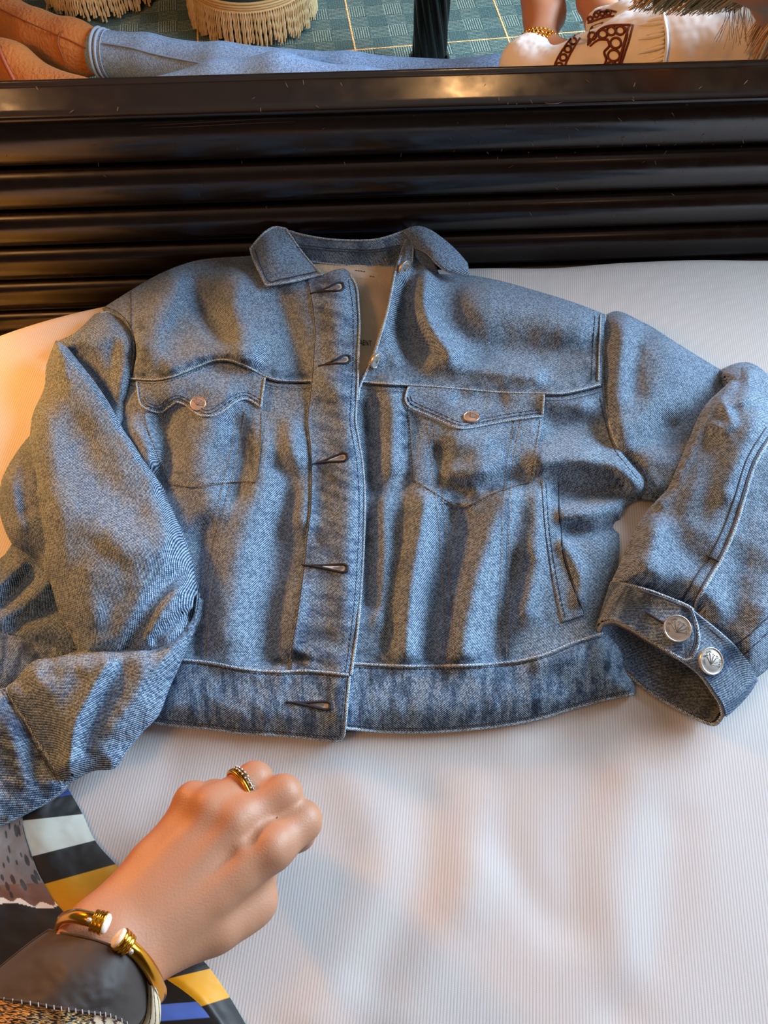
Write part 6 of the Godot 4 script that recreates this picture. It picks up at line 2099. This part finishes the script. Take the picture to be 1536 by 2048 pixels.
		for p in path:
			l.append(hit(p[0], p[1], all))
		var fine := PackedVector3Array()
		for p in crom3(l, 4):
			fine.append(p)
		tube(mb, fine, 0.0017, 5)
	put(mb, "embroidery", brown, bl)
	# jeans
	var denim2 := mat(Color(0.30, 0.42, 0.62), 0.9)
	denim2.albedo_texture = M.denim.albedo_texture
	denim2.albedo_color = Color(0.98, 1.05, 1.14)
	denim2.uv1_triplanar = true
	denim2.uv1_world_triplanar = true
	denim2.uv1_scale = Vector3.ONE * 5.0
	var far_leg := [capy(1500, 300, 0.12, 1000, 196, 0.12, 0.09, 0.075), capy(1000, 196, 0.12, 950, 192, 0.12, 0.075, 0.066), capy(950, 192, 0.12, 700, 172, 0.11, 0.064, 0.060), capy(700, 172, 0.11, 450, 145, 0.10, 0.060, 0.056), capy(450, 145, 0.10, 300, 118, 0.10, 0.052, 0.046), capy(300, 118, 0.10, 203, 107, 0.10, 0.046, 0.048)]
	var near_leg := [capy(1500, 300, 0.14, 720, 200, 0.18, 0.09, 0.055), capy(720, 200, 0.18, 560, 166, 0.19, 0.052, 0.050), capy(560, 166, 0.19, 440, 180, 0.17, 0.050, 0.050), capy(440, 180, 0.17, 300, 215, 0.14, 0.050, 0.05)]
	var jn := put(body([[], far_leg, near_leg], 0.009, 0.009), "jeans", denim2, who)
	jn.set_meta("label", "light blue jeans with turned hems")
	mb = MB.new()
	var hem := PackedVector3Array()
	var hc := PY(198, 107, 0.10)
	var hd := (PY(300, 118, 0.10) - hc).normalized()
	var hs := hd.cross(Vector3.UP).normalized()
	for e in 3:
		hem = PackedVector3Array()
		for k in 28:
			var a := TAU * k / 28.0
			hem.append(hc + hd * (0.004 + e * 0.011) + (hs * cos(a) + Vector3.UP * sin(a)) * (0.0495 - e * 0.0006))
		tube(mb, hem, [0.0042, 0.0035, 0.0014][e], 6, Color.WHITE, true)
	put(mb, "hem", mat(Color(0.55, 0.62, 0.70), 0.9), jn)
	mb = MB.new()
	var sl := PackedVector3Array()
	for p in [[205, 86], [260, 95], [300, 106], [350, 117], [410, 128]]:
		sl.append(hit(p[0], p[1], [far_leg], 0.009))
	tube(mb, crom3(sl, 4), 0.0022, 5)
	put(mb, "outseam", mat(Color(0.45, 0.55, 0.68), 0.9), jn)
	# boots
	var suede := mat(Color(0.64, 0.40, 0.18), 0.85)
	suede.rim_enabled = true
	suede.rim = 0.4
	bump_noise(suede, 0.03, 0.25, 6.0)
	var b1 := [capy(215, 108, 0.10, 150, 96, 0.10, 0.040, 0.049), capy(150, 96, 0.10, 80, 78, 0.10, 0.049, 0.055), capy(80, 78, 0.10, 0, 28, 0.10, 0.053, 0.050), capy(0, 28, 0.10, -100, -20, 0.09, 0.050, 0.045), capy(150, 96, 0.10, 120, 105, 0.09, 0.05, 0.048)]
	var f1 := put(body([b1], 0.008, 0.010), "boot", suede, who)
	f1.set_meta("label", "tan suede boot on the farther leg")
	mb = MB.new()
	var l1 := PackedVector3Array()
	for p in [[0, 18], [50, 42], [110, 68], [150, 85], [176, 100]]:
		l1.append(hit(p[0], p[1], [b1], 0.010))
	tube(mb, crom3(l1, 5), 0.0016, 6)
	var l2 := PackedVector3Array()
	for p in [[126, 62], [118, 70], [116, 86], [124, 110], [132, 132]]:
		l2.append(hit(p[0], p[1], [b1], 0.010))
	tube(mb, crom3(l2, 5), 0.0016, 5)
	put(mb, "seam_piping", mat(Color(0.52, 0.30, 0.14), 0.8), f1)
	var b2 := [capy(4, 113, 0.16, 30, 132, 0.15, 0.034, 0.040), capy(30, 132, 0.15, 80, 178, 0.12, 0.042, 0.045), capy(80, 178, 0.12, 170, 196, 0.12, 0.045, 0.04)]
	var f2 := put(body([b2], 0.007, 0.009), "boot", suede, who)
	f2.set_meta("label", "tan suede boot on the nearer leg")
	mb = MB.new()
	var l3 := PackedVector3Array()
	for p in [[-4, 92], [4, 112], [14, 134], [30, 165]]:
		l3.append(hit(p[0], p[1], [b2], 0.009) + Vector3(0, 0.004, 0))
	tube(mb, crom3(l3, 5), 0.0042, 6)
	put(mb, "sole_edge", mat(Color(0.58, 0.30, 0.20), 0.6), f2)
	# hair
	var hm := mat(Color.WHITE, 0.45)
	hm.vertex_color_use_as_albedo = true
	mb = MB.new()
	for i in 1100:
		var c := Color(0.42, 0.24, 0.09).lerp(Color(0.92, 0.64, 0.30), rng.randf())
		var t := rng.randf()
		var pts: Array
		var az := rng.randf_range(-0.4, 3.5)
		var root := head + Vector3(cos(az) * 0.5, rng.randf_range(0.35, 1.0), sin(az) * 0.6).normalized() * 0.100 + Vector3(0.012, 0.01, 0)
		if i < 600:
			var ex := lerpf(1262, 1475, t) + rng.randf_range(-14, 14)
			var ey := 14 + 10 * sin(t * 3.0) + rng.randf_range(-20, 9)
			var end := PY(ex, ey, 0.535 + 0.012 * rng.randf())
			var side := head + Vector3(lerpf(-0.095, 0.02, t), -0.03, 0.07 + 0.02 * rng.randf())
			pts = [root, side, side.lerp(end, 0.5) + Vector3(rng.randf_range(-0.012, 0.012), 0.02, 0.012), side.lerp(end, 0.82) + Vector3(rng.randf_range(-0.008, 0.008), 0.008, 0.004), end]
		else:
			var end := PY(1495 + 66 * t + rng.randf_range(-10, 8), 70 + 90 * rng.randf(), 0.53)
			var side := head + Vector3(lerpf(-0.02, 0.09, t), -0.03, 0.09)
			pts = [root, side, side.lerp(end, 0.45) + Vector3(rng.randf_range(-0.008, 0.008), 0.03, 0.015), side.lerp(end, 0.75) + Vector3(rng.randf_range(-0.008, 0.008), 0.016, 0.008), end]
		var l := crom3(pts, 4)
		var rad := PackedFloat32Array()
		for k in l.size():
			rad.append(0.0022 * (1.0 - 0.8 * k / (l.size() - 1.0)))
		tube(mb, l, 0.0016, 4, c, false, rad)
	for i in 26:
		var t := rng.randf()
		var l := crom3([PY(1440 + 80 * t, -10, 0.57), PY(1450 + 60 * t, 25, 0.55), PY(1440 + 70 * t + rng.randf_range(-20, 20), 60 + 40 * rng.randf(), 0.53)], 6)
		tube(mb, l, 0.0004, 3, Color(0.45, 0.3, 0.14))
	put(mb, "hair", hm, who).set_meta("kind", "stuff")
	var cap_hair := body([[[head + Vector3(0.012, 0.03, 0.0), head + Vector3(0.025, 0.0, 0.012), 0.093, 0.088]]], 0.008, 0.008)
	put(cap_hair, "hair_crown", mat(Color(0.52, 0.38, 0.22), 0.6), who)
	# beaded bracelet
	var br := thing("bracelet", "triple strand of gold beads on the seated woman's wrist", "bracelet")
	var wc := PY(1078, 92, 0.315)
	var wd := (PY(1086, 55, 0.33) - wc).normalized()
	var ws := wd.cross(Vector3.UP).normalized()
	var wu := ws.cross(wd)
	for e in 3:
		mb = MB.new()
		for k in 30:
			var a := TAU * k / 30.0 + e * 0.1
			var q := wc + wd * (e - 1) * 0.0062 + (ws * cos(a) + wu * sin(a)) * 0.0345
			lathe(mb, [Vector2(0, -0.0034), Vector2(0.0024, -0.0024), Vector2(0.0034, 0), Vector2(0.0024, 0.0024), Vector2(0, 0.0034)], Transform3D(Basis.IDENTITY, q), 8)
		put(mb, "bead_strand", M.gold, br)
